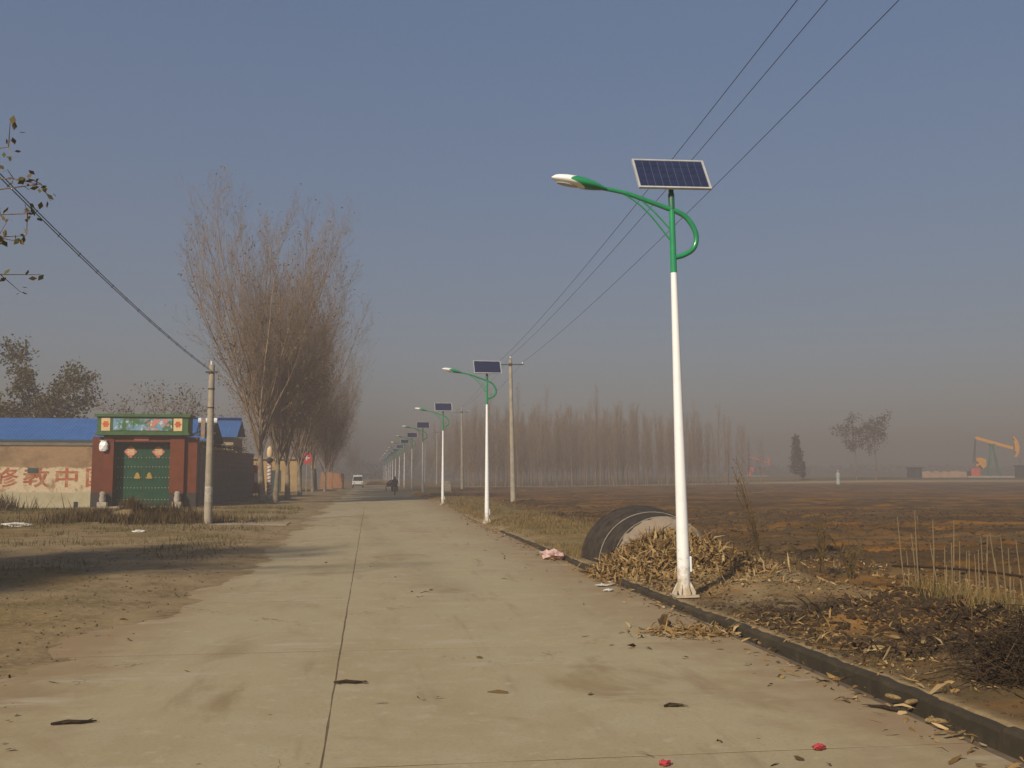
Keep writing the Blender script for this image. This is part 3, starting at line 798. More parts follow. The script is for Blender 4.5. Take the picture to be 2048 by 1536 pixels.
for k, (x, y, sc) in enumerate([(-11, 300, 1.3), (-4, 345, 1.6), (3, 370, 1.35), (9, 330, 1.2), (-20, 280, 1.4), (12, 296, 1.35), (15, 255, 1.15), (19, 230, 1.1)]):
    put_tree('distant_tree', pops[k % 3], (x if abs(x) > 6 else x - 9, y, 0), k, .52 * sc, 'hazy bare tree where the road runs out', 'tree', 'hazy trees at the road end', 'bark', 'twig', 'leaf_brown')
# far belt of hedge and wood
r = np.random.default_rng(9); n = 26000
hx = r.uniform(-390, 530, n); hh = 2.2 + 3.2 * fbm(hx * .03, hx * 0, 61) + 2.5 * (hx < 30)
hy = 430 + 14 * (fbm(hx * .02, hx * 0 + 5, 62) - .5) + r.normal(size=n) * 4
hz = (r.uniform(0, 1, n) ** 1.2) * hh + zf(hx, hy)
o = mesh_obj('far_hedge', leaves_mesh('leaves', np.stack([hx, hy, hz], 1), .8, r), MT['leaf_far']); tag(o, 'far dark belt of hedge and scrub on the horizon', 'hedge', kind='stuff')
#SECTION3
# ------------------------------------------------------------------ house, yard walls and gate
def wall_mat():
    m, nt, bs = nodes_of('yard_wall')
    p = pos(nt); sx = nt.nodes.new('ShaderNodeSeparateXYZ'); nt.links.new(p, sx.inputs[0])
    nn = noise(nt, 1.3, 5, .65, p); nf = noise(nt, 7, 5, .7, p)
    zz = nt.nodes.new('ShaderNodeMath'); zz.operation = 'MULTIPLY_ADD'; nt.links.new(nn, zz.inputs[0]); zz.inputs[1].default_value = .5; nt.links.new(sx.outputs[2], zz.inputs[2])
    mp = nt.nodes.new('ShaderNodeMapping'); mp.inputs['Rotation'].default_value = (PI / 2, 0, 0); nt.links.new(p, mp.inputs[0])
    br = nt.nodes.new('ShaderNodeTexBrick'); nt.links.new(mp.outputs[0], br.inputs['Vector'])
    br.inputs['Scale'].default_value = 4; br.inputs['Color1'].default_value = (.36, .215, .105, 1); br.inputs['Color2'].default_value = (.29, .175, .09, 1); br.inputs['Mortar'].default_value = (.26, .20, .14, 1)
    br.inputs['Mortar Size'].default_value = .03
    brick = mixc(nt, ramp(nt, nf, .5, .8), br.outputs[0], (.34, .23, .13))
    lime = mixc(nt, ramp(nt, nf, .45, .75), (.56, .45, .30), (.42, .31, .19))
    brick = mixc(nt, ramp(nt, noise(nt, .7, 5, .7, p), .48, .68), brick, (.20, .135, .08))
    lime = mixc(nt, ramp(nt, noise(nt, 2.2, 5, .75, p), .52, .66), lime, (.31, .20, .115))
    c = mixc(nt, ramp(nt, zz.outputs[0], 2.56, 2.66), lime, brick)
    ren = mixc(nt, ramp(nt, nn, .35, .7), (.43, .38, .255), (.34, .29, .185))
    c = mixc(nt, ramp(nt, zz.outputs[0], 1.28, 1.16), c, ren)
    nt.links.new(c, bs.inputs['Base Color']); bs.inputs['Roughness'].default_value = .95; bs.inputs['Specular IOR Level'].default_value = .1
    bump(nt, bs, nf, .4, .03)
    return m
MT['yard_wall'] = wall_mat()
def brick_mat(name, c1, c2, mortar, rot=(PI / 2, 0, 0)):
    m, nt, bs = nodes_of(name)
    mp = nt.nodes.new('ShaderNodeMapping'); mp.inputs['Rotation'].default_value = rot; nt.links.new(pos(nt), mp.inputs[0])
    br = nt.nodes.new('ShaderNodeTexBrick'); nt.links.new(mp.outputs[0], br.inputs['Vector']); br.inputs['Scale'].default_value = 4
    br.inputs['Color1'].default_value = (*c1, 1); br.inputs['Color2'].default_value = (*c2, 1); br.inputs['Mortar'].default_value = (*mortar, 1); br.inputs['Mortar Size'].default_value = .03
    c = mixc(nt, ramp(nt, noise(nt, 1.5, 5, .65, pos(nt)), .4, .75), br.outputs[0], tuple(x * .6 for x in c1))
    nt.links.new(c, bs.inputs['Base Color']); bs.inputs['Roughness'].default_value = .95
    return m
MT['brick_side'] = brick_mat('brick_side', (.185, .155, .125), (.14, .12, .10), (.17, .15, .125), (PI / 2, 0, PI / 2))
MT['brick_orange'] = brick_mat('brick_orange', (.46, .20, .075), (.38, .155, .055), (.3, .17, .09))
MT['red_paint'] = mat('red_paint', (.33, .105, .05), (.46, .31, .19), 2.2, .9, lo=.48, hi=.72)
MT['roof_blue'] = mat('roof_blue', (.045, .135, .36), (.038, .115, .31), 1.2, .45)
MT['cream'] = mat('cream', (.38, .31, .20), (.30, .235, .15), 1.2, .9)
MT['tile_red'] = mat('tile_red', (.15, .033, .008), (.115, .026, .007), 2.2, .45)
MT['tile_dark'] = mat('tile_dark', (.028, .026, .022), (.04, .034, .028), 3, .5)
MT['tile_green'] = mat('tile_green', (.05, .12, .035), (.035, .085, .028), 3, .5)
MT['door_green'] = mat('door_green', (.008, .066, .034), (.007, .05, .026), 2, .4)
MT['brass'] = mat('brass', (.45, .30, .07), (.33, .21, .05), 8, .4, metal=.3)
MT['stud'] = mat('stud', (.42, .40, .26), (.36, .32, .2), 8, .4)
MT['stone'] = mat('stone', (.42, .36, .28), (.28, .24, .19), 5, .9, .4)
MT['sign_pink'] = mat('sign_pink', (.56, .17, .14), (.48, .13, .10), 6, .8)
MT['sign_cream'] = mat('sign_cream', (.66, .50, .28), (.58, .42, .22), 6, .8)
MT['flower'] = mat('flower', (.60, .13, .035), (.5, .10, .03), 8, .7)
MT['plank'] = mat('plank', (.34, .24, .17), (.25, .17, .11), 4, .9)
MT['dark'] = mat('dark', (.025, .025, .028), (.018, .018, .02), 4, .6)
MT['plate'] = mat('plate', (.03, .07, .07), (.025, .06, .06), 4, .5)
def mural_mat():
    m, nt, bs = nodes_of('mural')
    tc = nt.nodes.new('ShaderNodeTexCoord').outputs['Object']
    sx = nt.nodes.new('ShaderNodeSeparateXYZ'); nt.links.new(tc, sx.inputs[0])
    na = noise(nt, 1.6, 4, .6, tc); nb_ = noise(nt, 3.2, 4, .6, tc, .6)
    c = mixc(nt, ramp(nt, na, .42, .58), (.05, .13, .045), (.16, .30, .42))
    c = mixc(nt, ramp(nt, nb_, .56, .68), c, (.62, .62, .58))
    gate = ramp(nt, sx.outputs[0], -.1, .3)
    mul = nt.nodes.new('ShaderNodeMath'); mul.operation = 'MULTIPLY'; nt.links.new(gate, mul.inputs[0]); nt.links.new(ramp(nt, noise(nt, 2.6, 3, .6, tc), .5, .6), mul.inputs[1])
    c = mixc(nt, mul.outputs[0], c, (.55, .20, .15))
    nt.links.new(c, bs.inputs['Base Color']); bs.inputs['Roughness'].default_value = .35
    return m
MT['mural'] = mural_mat()

def text_mesh(body, size, depth=.004):
    cu = bpy.data.curves.new('writing', 'FONT'); cu.body = body; cu.size = size; cu.extrude = depth; cu.align_x = 'CENTER'; cu.align_y = 'CENTER'; cu.offset = size * .018; cu.resolution_u = 3
    o = bpy.data.objects.new('writing_tmp', cu); COL.objects.link(o)
    me = bpy.data.meshes.new_from_object(o.evaluated_get(bpy.context.evaluated_depsgraph_get()))
    bpy.data.objects.remove(o); bpy.data.curves.remove(cu)
    return me

# front yard wall
w = empty('yard_wall', (-23, 60.3, 0), label='long yard wall left of the gate, brick above whitewash with faded red characters', cat='wall')
B().box(-17, 7.25, 0, .37, -.2, 3.62).build('wall', MT['yard_wall'], w)
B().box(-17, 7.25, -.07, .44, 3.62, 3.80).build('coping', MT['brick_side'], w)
for k, ch in enumerate('修教中国'):
    o = mesh_obj('painted_character', text_mesh(ch, 1.28), MT['red_paint'], w, (0, -.006, 1.72), (PI / 2, 0, 0))
    o.location.x = 3.52 + k * 1.66 - .42
    o.scale = (1.12, .92, 1)
for o in w.children:
    if o.name.startswith('painted_character'): o.location.x -= .55
B().box(3.75, 4.32, -.03, 0, 2.06, 2.34).build('address_plate', MT['plate'], w)
B().box(6.3, 6.53, -.012, 0, .08, .42).build('drain_opening', MT['dark'], w)

# main house with blue sheet roof
h = empty('house', (-24, 66, 0), label='low house with long blue sheet-metal roof behind the yard wall', cat='house')
B().box(-16, 13.5, .6, 6.8, 0, 4.1).build('wall', MT['cream'], h)
rf = B(); prof = []
nw = 150
for k in range(nw):
    x0 = -16.5 + 30.2 * k / nw; x1 = -16.5 + 30.2 * (k + .72) / nw; xm = -16.5 + 30.2 * (k + .86) / nw; x2 = -16.5 + 30.2 * (k + 1) / nw
    n0 = len(rf.v)
    for x, dz in ((x0, 0), (x1, 0), (xm, .02), (x2, 0)):
        rf.v += [(x, .0, 4.12 + dz), (x, 3.7, 5.68 + dz), (x, 7.4, 4.12 + dz)]
    for q in range(3):
        a = n0 + q * 3
        rf.f += [(a, a + 3, a + 4, a + 1), (a + 1, a + 4, a + 5, a + 2)]
ro = rf.build('roof', MT['roof_blue'], h)
B().box(-16.5, 13.7, -.03, .02, 4.0, 4.14).build('gutter', MT['plate'], ro)
for gx_ in (12.2, 13.35): B().box(gx_ - .12, gx_ + .12, .3, .5, 3.9, 5.6).build('pilaster', MT['plank'], h)
h2 = empty('house', (-15.5, 80, 0), label='second blue-roofed house deeper in the yard beside the poplars', cat='house')
B().box(-5, 4.9, .5, 6, 0, 4.9).build('wall', MT['cream'], h2)
r2 = B()
for k in range(34):
    x0 = -5.3 + .31 * k
    r2.box(x0, x0 + .30, 0, 3.2, -.02, .02, Matrix.Translation((0, 0, 4.85)) @ Matrix.Rotation(R(27), 4, 'X'))
    r2.box(x0, x0 + .30, 2.9, 6.1, -.02, .02, Matrix.Translation((0, -.05, 7.83)) @ Matrix.Rotation(R(-27), 4, 'X'))
r2.build('roof', MT['roof_blue'], h2)
wh = empty('solar_water_heater', (-10.6, 67.0, 4.62), label='white-tanked solar water heater on the blue roof behind the short pole', cat='water heater')
B().tube([(-.55, .6, .85), (.65, .6, .85)], .20, 14).build('tank', MT['white_paint'], wh, smooth=True)
for k in range(10): B().tube([(-.5 + k * .115, -.3, .02), (-.5 + k * .115, .6, .72)], .035, 6).build('tube', MT['dark'], wh)
B().box(-.6, .7, -.36, -.28, -.05, .06).build('foot_rail', MT['steel'], wh)
for sx in (-.5, .6): B().tube([(sx, .6, .7), (sx, .75, .15)], .025, 6).build('strut', MT['steel'], wh)

# gatehouse
gt = empty('gatehouse', (-12.9, 60, 0), label='red-tiled gatehouse with painted mural header and green double door', cat='gatehouse')
def gx0(x): return x + 12.9
for side, (a, b_, c_, d_) in {'l': (-15.75, -15.05, -15.05, -14.52), 'r': (-10.62, -9.95, -11.42, -10.62)}.items():
    p1 = B().box(gx0(a), gx0(b_), .12, .9, .92, 4.12).build('outer_pier', MT['tile_red'], gt)
    B().box(gx0(a), gx0(b_), .08, .94, 0, .92).build('pier_base', MT['tile_dark'], p1)
    p2 = B().box(gx0(c_), gx0(d_), -.12, .9, .92, 4.12).build('inner_pier', MT['tile_red'], gt)
    B().box(gx0(c_), gx0(d_), -.16, .94, 0, .92).build('pier_base', MT['tile_dark'], p2)
hd = B().box(gx0(-15.42), gx0(-10.42), -.32, 1.2, 4.36, 5.26).build('header', MT['tile_green'], gt)
B().box(gx0(-15.55), gx0(-10.28), -.45, 1.3, 5.262, 5.42).build('cornice', MT['tile_green'], hd)
B().box(gx0(-15.50), gx0(-10.34), -.42, 1.25, 4.22, 4.358).build('cornice', MT['tile_green'], hd)
mo = B().box(-1.62, 1.62, -.02, .02, -.34, .34).build('mural_panel', MT['mural'], hd, (gx0(-12.9) - .02, -.335, 4.82))
for x in (-14.95, -10.98):
    t_ = B().box(gx0(x) - .24, gx0(x) + .24, -.35, -.32, 4.46, 5.18).build('flower_tile', MT['sign_cream'], hd)
    pts = [(.17 * (1 + .18 * math.cos(6 * a)) * math.cos(a) + gx0(x), .17 * (1 + .18 * math.cos(6 * a)) * math.sin(a) + 4.84) for a in np.linspace(0, 2 * PI, 25)[:-1]]
    B().prism(pts, -.362, -.35).build('flower', MT['flower'], t_)
B().box(gx0(-15.1), gx0(-10.65), -.06, .9, 3.84, 4.22).build('lintel', MT['tile_red'], gt)
B().box(gx0(-13.42), gx0(-12.62), -.09, -.06, 3.92, 4.12).build('plaque', MT['sign_pink'], gt)
B().box(gx0(-15.05), gx0(-10.62), -.9, .9, -.1, .17).build('step', MT['stone'], gt)
for sgn in (-1, 1):
    cx_ = gx0(-12.97) + sgn * .775
    lf = B().box(cx_ - .765, cx_ + .765, .50, .58, .2, 3.83).build('door_leaf', MT['door_green'], gt)
    for zb in (.24, 1.02, 1.65, 2.3, 2.95, 3.5):
        B().box(cx_ - .75, cx_ + .75, .485, .50, zb - .03, zb + .03).build('ledge', MT['door_green'], lf)
    st = B()
    for zb in (.45, 1.12, 1.72, 2.33, 2.86):
        for k in range(8):
            st.lathe([(.034, 0), (.03, .018), (.012, .03)], 8, (0, 0, 0)) if False else None
            xk = cx_ - .64 + k * .183
            st.tube([(xk, .50, zb + .08), (xk, .468, zb + .08)], [.036, .018], 7)
    so_ = st.build('studs', MT['stud'], lf); so_['kind'] = 'stuff'
    kx_ = cx_ - sgn * .44
    kn = B(); kn.prism([(kx_ - .17, 1.72), (kx_ + .17, 1.72), (kx_ + .13, 1.95), (kx_ + .05, 2.08), (kx_ - .05, 2.08), (kx_ - .13, 1.95)], .44, .50); kn.build('knocker', MT['brass'], lf, bevel=.02)
    q = []
    cz, cxp = 3.28, cx_ + .02
    dp = B().prism([(cxp - .37, cz), (cxp, cz - .37), (cxp + .37, cz), (cxp, cz + .37)], .476, .484).build('fortune_paper', MT['sign_pink'], lf)
    mesh_obj('writing', text_mesh('福', .46), MT['sign_cream'], dp, (cxp, .473, cz), (PI / 2, 0, 0))
for x in (-14.95, -10.88):
    ds = empty('drum_stone', (x, 59.55, 0), label='small pale carved stone at the gate pier foot, %s' % ('whitewashed wall side' if x < -12 else 'bare brick wall side'), cat='stone block', group='carved stones flanking the gate')
    B().box(-.26, .26, -.2, .2, -.1, .42).build('plinth', MT['stone'], ds, bevel=.03)
    B().lathe([(.02, .42), (.17, .42), (.20, .6), (.15, .78), (.18, .9), (.10, 1.02)], 12).build('carved_top', MT['stone'], ds, smooth=True)
bg_ = B(); r = random.Random(3)
rings = []
for i, (s, z) in enumerate([(.16, 0), (.23, .1), (.24, .35), (.19, .5), (.14, .56), (.22, .62)]):
    rings.append([(s * math.cos(2 * PI * k / 10) * r.uniform(.85, 1.1), .5 * s * math.sin(2 * PI * k / 10) * r.uniform(.8, 1.1), z) for k in range(10)])
bg_.loft(rings); o = bg_.build('hanging_bag', MT['white_paint'], None, (-15.05, 59.74, 3.3)); tag(o, 'white plastic bag hanging high on the gate pier', 'bag')

# side wall running back along the road
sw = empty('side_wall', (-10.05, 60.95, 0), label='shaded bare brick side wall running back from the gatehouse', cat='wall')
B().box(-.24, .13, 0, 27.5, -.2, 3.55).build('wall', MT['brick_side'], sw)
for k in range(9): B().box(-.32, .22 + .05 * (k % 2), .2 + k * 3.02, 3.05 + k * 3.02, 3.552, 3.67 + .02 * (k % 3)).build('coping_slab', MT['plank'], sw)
st = B(); r = random.Random(8)
for k in range(260):
    y = r.uniform(1, 20); x = r.uniform(-.4, .3); z = 3.75 + r.uniform(0, .28); a = r.gauss(1.57, .4); l = r.uniform(.5, 1.3)
    st.tube([(x, y, z), (x + l * math.cos(a) * .6, y + l * math.sin(a) * .6, z + r.uniform(-.15, .15))], .018, 3)
o = st.build('straw_bundle', MT['brush'], None, (-10.05, 60.95, 0)); tag(o, 'dark stalk bundle laid along the top of the brick side wall', 'stalks')

# shop and signs beyond the wall
sh = empty('shop', (-11.5, 112, 0), label='yellowish flat-roofed shop behind the roadside poplars', cat='shop')
B().box(-4, 3.6, 0, 8, -.1, 3.6).build('wall', mat('shop_wall', (.46, .31, .13), (.38, .25, .11), 1, .9), sh)
B().box(-4.2, 3.85, -.25, 8.2, 3.6, 3.85).build('roof', MT['plank'], sh)
B().box(.6, 1.9, -.03, 0, 0, 2.4).build('door', MT['plate'], sh)
wi = B().box(-2.6, -.4, -.03, 0, .9, 2.3).build('window', MT['white_paint'], sh); B().box(-2.5, -.5, -.05, -.03, 1.0, 2.2).build('pane', MT['dark'], wi)
sg = empty('round_sign', (-6.15, 100, 0), label='red board sign with white mark on a pole between the poplars', cat='sign')
B().tube([(0, 0, -.1), (0, 0, 4.6)], .045, 8).build('post', MT['concrete_pole'], sg)
bd = B().prism([(.55 * math.cos(a), 3.55 + .62 * math.sin(a)) for a in np.linspace(0, 2 * PI, 9)[:-1] + PI / 8], -.09, -.05).build('board', mat('sign_red', (.42, .05, .05), (.36, .04, .04), 5, .6), sg)
B().box(-.32, .32, -.102, -.09, 3.52, 3.62).build('mark', MT['paper'], bd); B().box(-.05, .05, -.108, -.102, 3.3, 3.9).build('mark', MT['paper'], bd)
MT['banner_red'] = mat('banner_red', (.42, .06, .04), (.36, .05, .04), 4, .8)
bn = empty('banner', (-8.75, 80, 0), label='narrow red and white upright banner against the brick side wall', cat='banner')
B().tube([(0, 0, 0), (0, 0, 2.9)], .025, 6).build('post', MT['steel'], bn)
B().box(-.22, .22, -.05, -.03, .5, 2.7).build('cloth', MT['banner_red'], bn); B().box(-.14, .14, -.06, -.05, 1.35, 2.1).build('white_patch', MT['white_paint'], bn)
sp = empty('striped_sign_column', (-7.55, 78, 0), label='white spirally striped sign column behind the front poplars', cat='sign')
B().lathe([(.17, .1), (.17, 2.75)], 14).build('column', MT['paper'], sp)
cs = B()
for k in range(9):
    pts = [(.178 * math.cos(a), .178 * math.sin(a), .3 + k * .27 + a * .05) for a in np.linspace(0, 2 * PI, 13)]
    cs.tube(pts, .03, 5)
cs.build('stripe', MT['banner_red'], sp)
B().lathe([(.06, 2.75), (.24, 2.95), (.24, 3.15), (.06, 3.25)], 12).build('cap', MT['dark'], sp); B().lathe([(.18, 3.3), (.24, 3.5), (.2, 3.95), (.05, 4.1)], 12).build('lamp_globe', MT['sign_cream'], sp, smooth=True)
for k, (x, y, w_, hh) in enumerate([(-5.6, 133, 1.5, 2.2), (-4.3, 139, 1.6, 2.1)]):
    bs_ = empty('brick_stack', (x, y, 0), label=['stack of orange bricks at the road edge, nearer the poplars', 'stack of orange bricks at the road edge beside the white van'][k], cat='bricks', group='orange brick stacks')
    for q in range(7):
        B().box(-w_ / 2 + random.uniform(-.06, .06), w_ / 2 + random.uniform(-.06, .06), -.6, .6, q * hh / 7 - (.05 if q == 0 else 0), (q + 1) * hh / 7 - .02).build('brick_course', MT['brick_orange'], bs_)

# ------------------------------------------------------------------ vehicles and people on the road
MT['glass'] = mat('glass', (.03, .045, .045), (.025, .035, .035), 4, .15)
MT['rubber'] = mat('rubber', (.02, .02, .02), (.015, .015, .015), 5, .8)
MT['van_white'] = mat('van_white', (.72, .72, .70), (.62, .60, .56), 2, .35)
vn = empty('minivan', (-1.75, 150, 0), label='white minivan coming down the road past the brick stacks', cat='van')
B().prism([(-.74, .30), (.74, .30), (.78, .55), (.77, .98), (.66, 1.72), (.58, 1.82), (-.58, 1.82), (-.66, 1.72), (-.77, .98), (-.78, .55)], -1.7, 1.75).build('body', MT['van_white'], vn, bevel=.07)
B().prism([(-.69, 1.02), (.69, 1.02), (.60, 1.62), (-.60, 1.62)], -1.74, -1.69).build('windscreen', MT['glass'], vn)
for s in (-1, 1):
    B().box(s * .735 - .03, s * .735 + .03, -1.2, 1.3, 1.05, 1.55).build('side_window', MT['glass'], vn)
    B().tube([(s * .54, -1.70, .74), (s * .54, -1.76, .74)], .12, 10).build('headlight', MT['lens'], vn)
    for yy in (-1.1, 1.1):
        wl = B().tube([(s * .66, yy, .29), (s * .80, yy, .29)], .29, 14).build('wheel', MT['rubber'], vn); B().tube([(s * .80, yy, .29), (s * .815, yy, .29)], .16, 10).build('rim', MT['alu'], wl)
B().box(-.72, .72, -1.78, -1.70, .30, .50).build('bumper', MT['rubber'], vn); B().box(-.22, .22, -1.80, -1.78, .36, .48).build('number_plate', MT['plate'], vn)

def person(name, joints, edges, radii, m, label, hair=None, loc=(0, 0, 0), rz=0):
    me = bpy.data.meshes.new(name); me.from_pydata(joints, edges, []); me.update()
    o = mesh_obj(name, me, m, None, loc, (0, 0, rz)); sk = o.modifiers.new('skin', 'SKIN'); sk.use_smooth_shade = True
    for i, rr_ in enumerate(radii): me.skin_vertices[0].data[i].radius = rr_ if hasattr(rr_, '__len__') else (rr_, rr_)
    me.skin_vertices[0].data[0].use_root = True
    su = o.modifiers.new('sub', 'SUBSURF'); su.levels = 1; su.render_levels = 1
    return tag(o, label, 'person')
MT['coat'] = mat('coat', (.025, .027, .035), (.03, .03, .038), 5, .85); MT['skin'] = mat('skin', (.36, .22, .15), (.32, .19, .13), 6, .6)
mc = empty('motorcycle', (2.4, 98, 0), label='dark motorcycle ridden away along the right half of the road', cat='motorcycle')
for yy in (-.62, .64):
    wl = B(); pts = [(0, yy + .27 * math.cos(a), .30 + .27 * math.sin(a)) for a in np.linspace(0, 2 * PI, 19)]
    wl.tube(pts, .05, 8, False); wo_ = wl.build('wheel', MT['rubber'], mc); B().tube([(-.05, yy, .3), (.05, yy, .3)], .12, 10).build('hub', MT['alu'], wo_)
B().prism([(-.11, .34), (.11, .34), (.13, .62), (.1, .84), (-.1, .84), (-.13, .62)], -.35, .42).build('engine_and_tank', MT['dark'], mc, bevel=.04)
B().box(-.13, .13, -.72, .05, .78, .87).build('seat', MT['rubber'], mc, bevel=.03); B().box(-.06, .06, -.86, -.80, .62, .72).build('tail_light', MT['banner_red'], mc)
B().tube([(-.36, .30, 1.02), (-.1, .42, .98), (.1, .42, .98), (.36, .30, 1.02)], .02, 6).build('handlebar', MT['steel'], mc)
for s in (-1, 1): B().tube([(s * .06, .42, .95), (s * .06, .64, .3)], .025, 6).build('fork', MT['steel'], mc)
J = [(0, -.22, .95), (0, -.20, 1.18), (0, -.14, 1.42), (0, -.10, 1.53), (0, -.07, 1.66), (0, -.06, 1.76),
     (.19, -.13, 1.40), (.28, .05, 1.18), (.33, .28, 1.05), (-.19, -.13, 1.40), (-.28, .05, 1.18), (-.33, .28, 1.05),
     (.13, -.18, .90), (.23, .16, .74), (.20, .02, .36), (.20, .14, .30), (-.13, -.18, .90), (-.23, .16, .74), (-.20, .02, .36), (-.20, .14, .30)]
Eg = [(0, 1), (1, 2), (2, 3), (3, 4), (4, 5), (2, 6), (6, 7), (7, 8), (2, 9), (9, 10), (10, 11), (0, 12), (12, 13), (13, 14), (14, 15), (0, 16), (16, 17), (17, 18), (18, 19)]
Rd = [(.17, .13), (.17, .13), (.18, .12), .06, .10, .085, .075, .06, .045, .075, .06, .045, .10, .075, .055, .05, .10, .075, .055, .05]
person('person', J, Eg, Rd, MT['coat'], 'person in dark clothes riding the motorcycle', loc=(2.4, 98, 0))
tr = empty('cargo_tricycle', (2.55, 119, 0), label='cargo tricycle heaped with orange corn ahead of the motorcycle', cat='tricycle')
B().box(-.6, .6, -.9, .7, .55, .95).build('cargo_box', MT['plate'], tr)
r = np.random.default_rng(4)
B().loft([[(sx * math.cos(2 * PI * k / 12), -.1 + .75 * sx / .55 * math.sin(2 * PI * k / 12), z) for k in range(12)] for sx, z in ((.56, .9), (.52, 1.05), (.36, 1.22), (.1, 1.32))]).build('corn_load', mat('corn', (.50, .25, .06), (.40, .18, .045), 9, .85, .6), tr)
MT['corn'] = bpy.data.materials['corn']
for s in (-1, 1): B().tube([(s * .62, -.3, .32), (s * .70, -.3, .32)], .32, 14).build('wheel', MT['rubber'], tr)
B().tube([(-.04, 1.25, .3), (.04, 1.25, .3)], .3, 14).build('front_wheel', MT['rubber'], tr); B().tube([(0, .7, .6), (0, 1.1, .75), (0, 1.25, .3)], .035, 6).build('fork', MT['steel'], tr)
B().tube([(-.3, .95, 1.05), (0, 1.12, .95), (.3, .95, 1.05)], .02, 6).build('handlebar', MT['steel'], tr); B().box(-.2, .2, .62, .9, .78, .86).build('seat', MT['rubber'], tr)
def heap(name, loc, sx, sy, hh, m, label, cat, seed=0):
    r = np.random.default_rng(seed); bb = B(); rows = []
    for i, t in enumerate(np.linspace(0, 1, 7)):
        s = (1 - t) ** .6 if t < 1 else .02
        rows.append([(sx * s * math.cos(2 * PI * k / 18) * r.uniform(.86, 1.12), sy * s * math.sin(2 * PI * k / 18) * r.uniform(.86, 1.12), -.08 + (hh + .08) * t) for k in range(18)])
    bb.loft(rows); return tag(bb.build(name, m, None, loc, smooth=True), label, cat)
heap('corn_heap', (1.0, 185, 0), 3.0, 2.2, .75, MT['corn'], 'low orange heap of corn spread on the far road', 'corn heap')
heap('husk_heap', (4.55, 89.0, .05), 1.1, .8, .35, MT['corn'], 'small orange husk heap at the foot of a solar lamp', 'husk heap', 3)
sb = B(); sb.prism([(-.55, -.1), (.55, -.1), (.5, .9), (.3, 1.25), (-.3, 1.25), (-.5, .9)], -.3, .3); tag(sb.build('marker_stone', MT['stone'], None, (8.3, 110, 0), bevel=.06), 'pale upright stone slab on the verge between the utility poles', 'stone')

# ------------------------------------------------------------------ far field: pumpjacks, sheds, wall, post
MT['pump_yellow'] = mat('pump_yellow', (.62, .30, .035), (.52, .24, .03), 2, .5); MT['pump_red'] = mat('pump_red', (.55, .10, .05), (.48, .08, .04), 2, .5); MT['pump_green'] = mat('pump_green', (.04, .16, .10), (.03, .12, .08), 2, .5)
def pumpjack(m_beam, m_post):
    P = empty('pumpjack')
    B().box(-5, 4.5, -.9, .9, -.3, .35).build('skid_base', MT['stone'], P)
    po = B()
    for s in (-1, 1):
        po.tube([(-.9, s * .9, .3), (-.2, s * .25, 6.6)], [.14, .11], 6); po.tube([(1.2, s * .9, .3), (.15, s * .25, 6.6)], [.14, .11], 6)
    po.box(-.5, .5, -.4, .4, 6.5, 6.95); po.build('samson_post', m_post, P)
    bm = B(); M = Matrix.Translation((0, 0, 7.2)) @ Matrix.Rotation(R(17), 4, 'Y')
    bm.box(-3.3, 4.1, -.22, .22, -.30, .30, M); bo = bm.build('walking_beam', m_beam, P)
    arc = []
    for a in np.linspace(-.62, .50, 11): arc.append((4.9 * math.cos(a) + .25, 6.1 - 4.9 * math.sin(a) * .8))
    inner = [(x - (.85 if 2 < i < 8 else .45), z) for i, (x, z) in enumerate(arc)]
    B().prism(arc + inner[::-1], -.3, .3).build('horsehead', m_beam, bo)
    B().tube([(5.15, 0, 4.0), (5.15, 0, .6)], .05, 6).build('polished_rod', MT['steel'], P)
    for s in (-1, 1):
        B().tube([(-3.1, s * .3, 8.0), (-3.6, s * .7, 3.0)], .09, 6).build('pitman_arm', MT['steel'], P)
        c_ = B(); M2 = Matrix.Translation((-3.0, s * .7, 2.6)) @ Matrix.Rotation(R(-35), 4, 'Y')
        c_.box(-.3, 1.9, -.12, .12, -.22, .22, M2); co_ = c_.build('crank', m_beam, P)
        w2 = B(); pts = [(.5 + 1.2 * math.cos(a), 1.2 * math.sin(a)) for a in np.linspace(-PI * .55, PI * .55, 12)]; w2.prism(pts, -.2, .2, M2); w2.build('counterweight', m_beam, co_)
    B().box(-4.3, -2.6, -.5, .5, .35, 1.9).build('gearbox', MT['pump_red'], P); B().box(-5, -4.4, -.5, .5, .35, 1.3).build('motor', MT['dark'], P)
    return P
pj = pumpjack(MT['pump_yellow'], MT['pump_green'])
def z_at(x, y): return z1(x, y)
pj.location = (126.5, 190, z_at(126.5, 190)); pj.rotation_euler = (0, 0, R(-20)); tag(pj, 'yellow oil pumpjack with green post beside the dark shed on the field skyline', 'pumpjack', 'oil pumpjacks')
pj2 = pumpjack(MT['pump_red'], MT['steel']); pj2.location = (116, 290, z_at(116, 290)); pj2.scale = (.72,) * 3; pj2.rotation_euler = (0, 0, R(-25)); tag(pj2, 'small far red oil pumpjack at the end of the sapling wood', 'pumpjack', 'oil pumpjacks')
MT['shed_dark'] = mat('shed_dark', (.035, .035, .04), (.045, .042, .045), 2, .7); MT['pale_wall'] = mat('pale_wall', (.42, .28, .19), (.34, .22, .14), .6, .9, world=True)
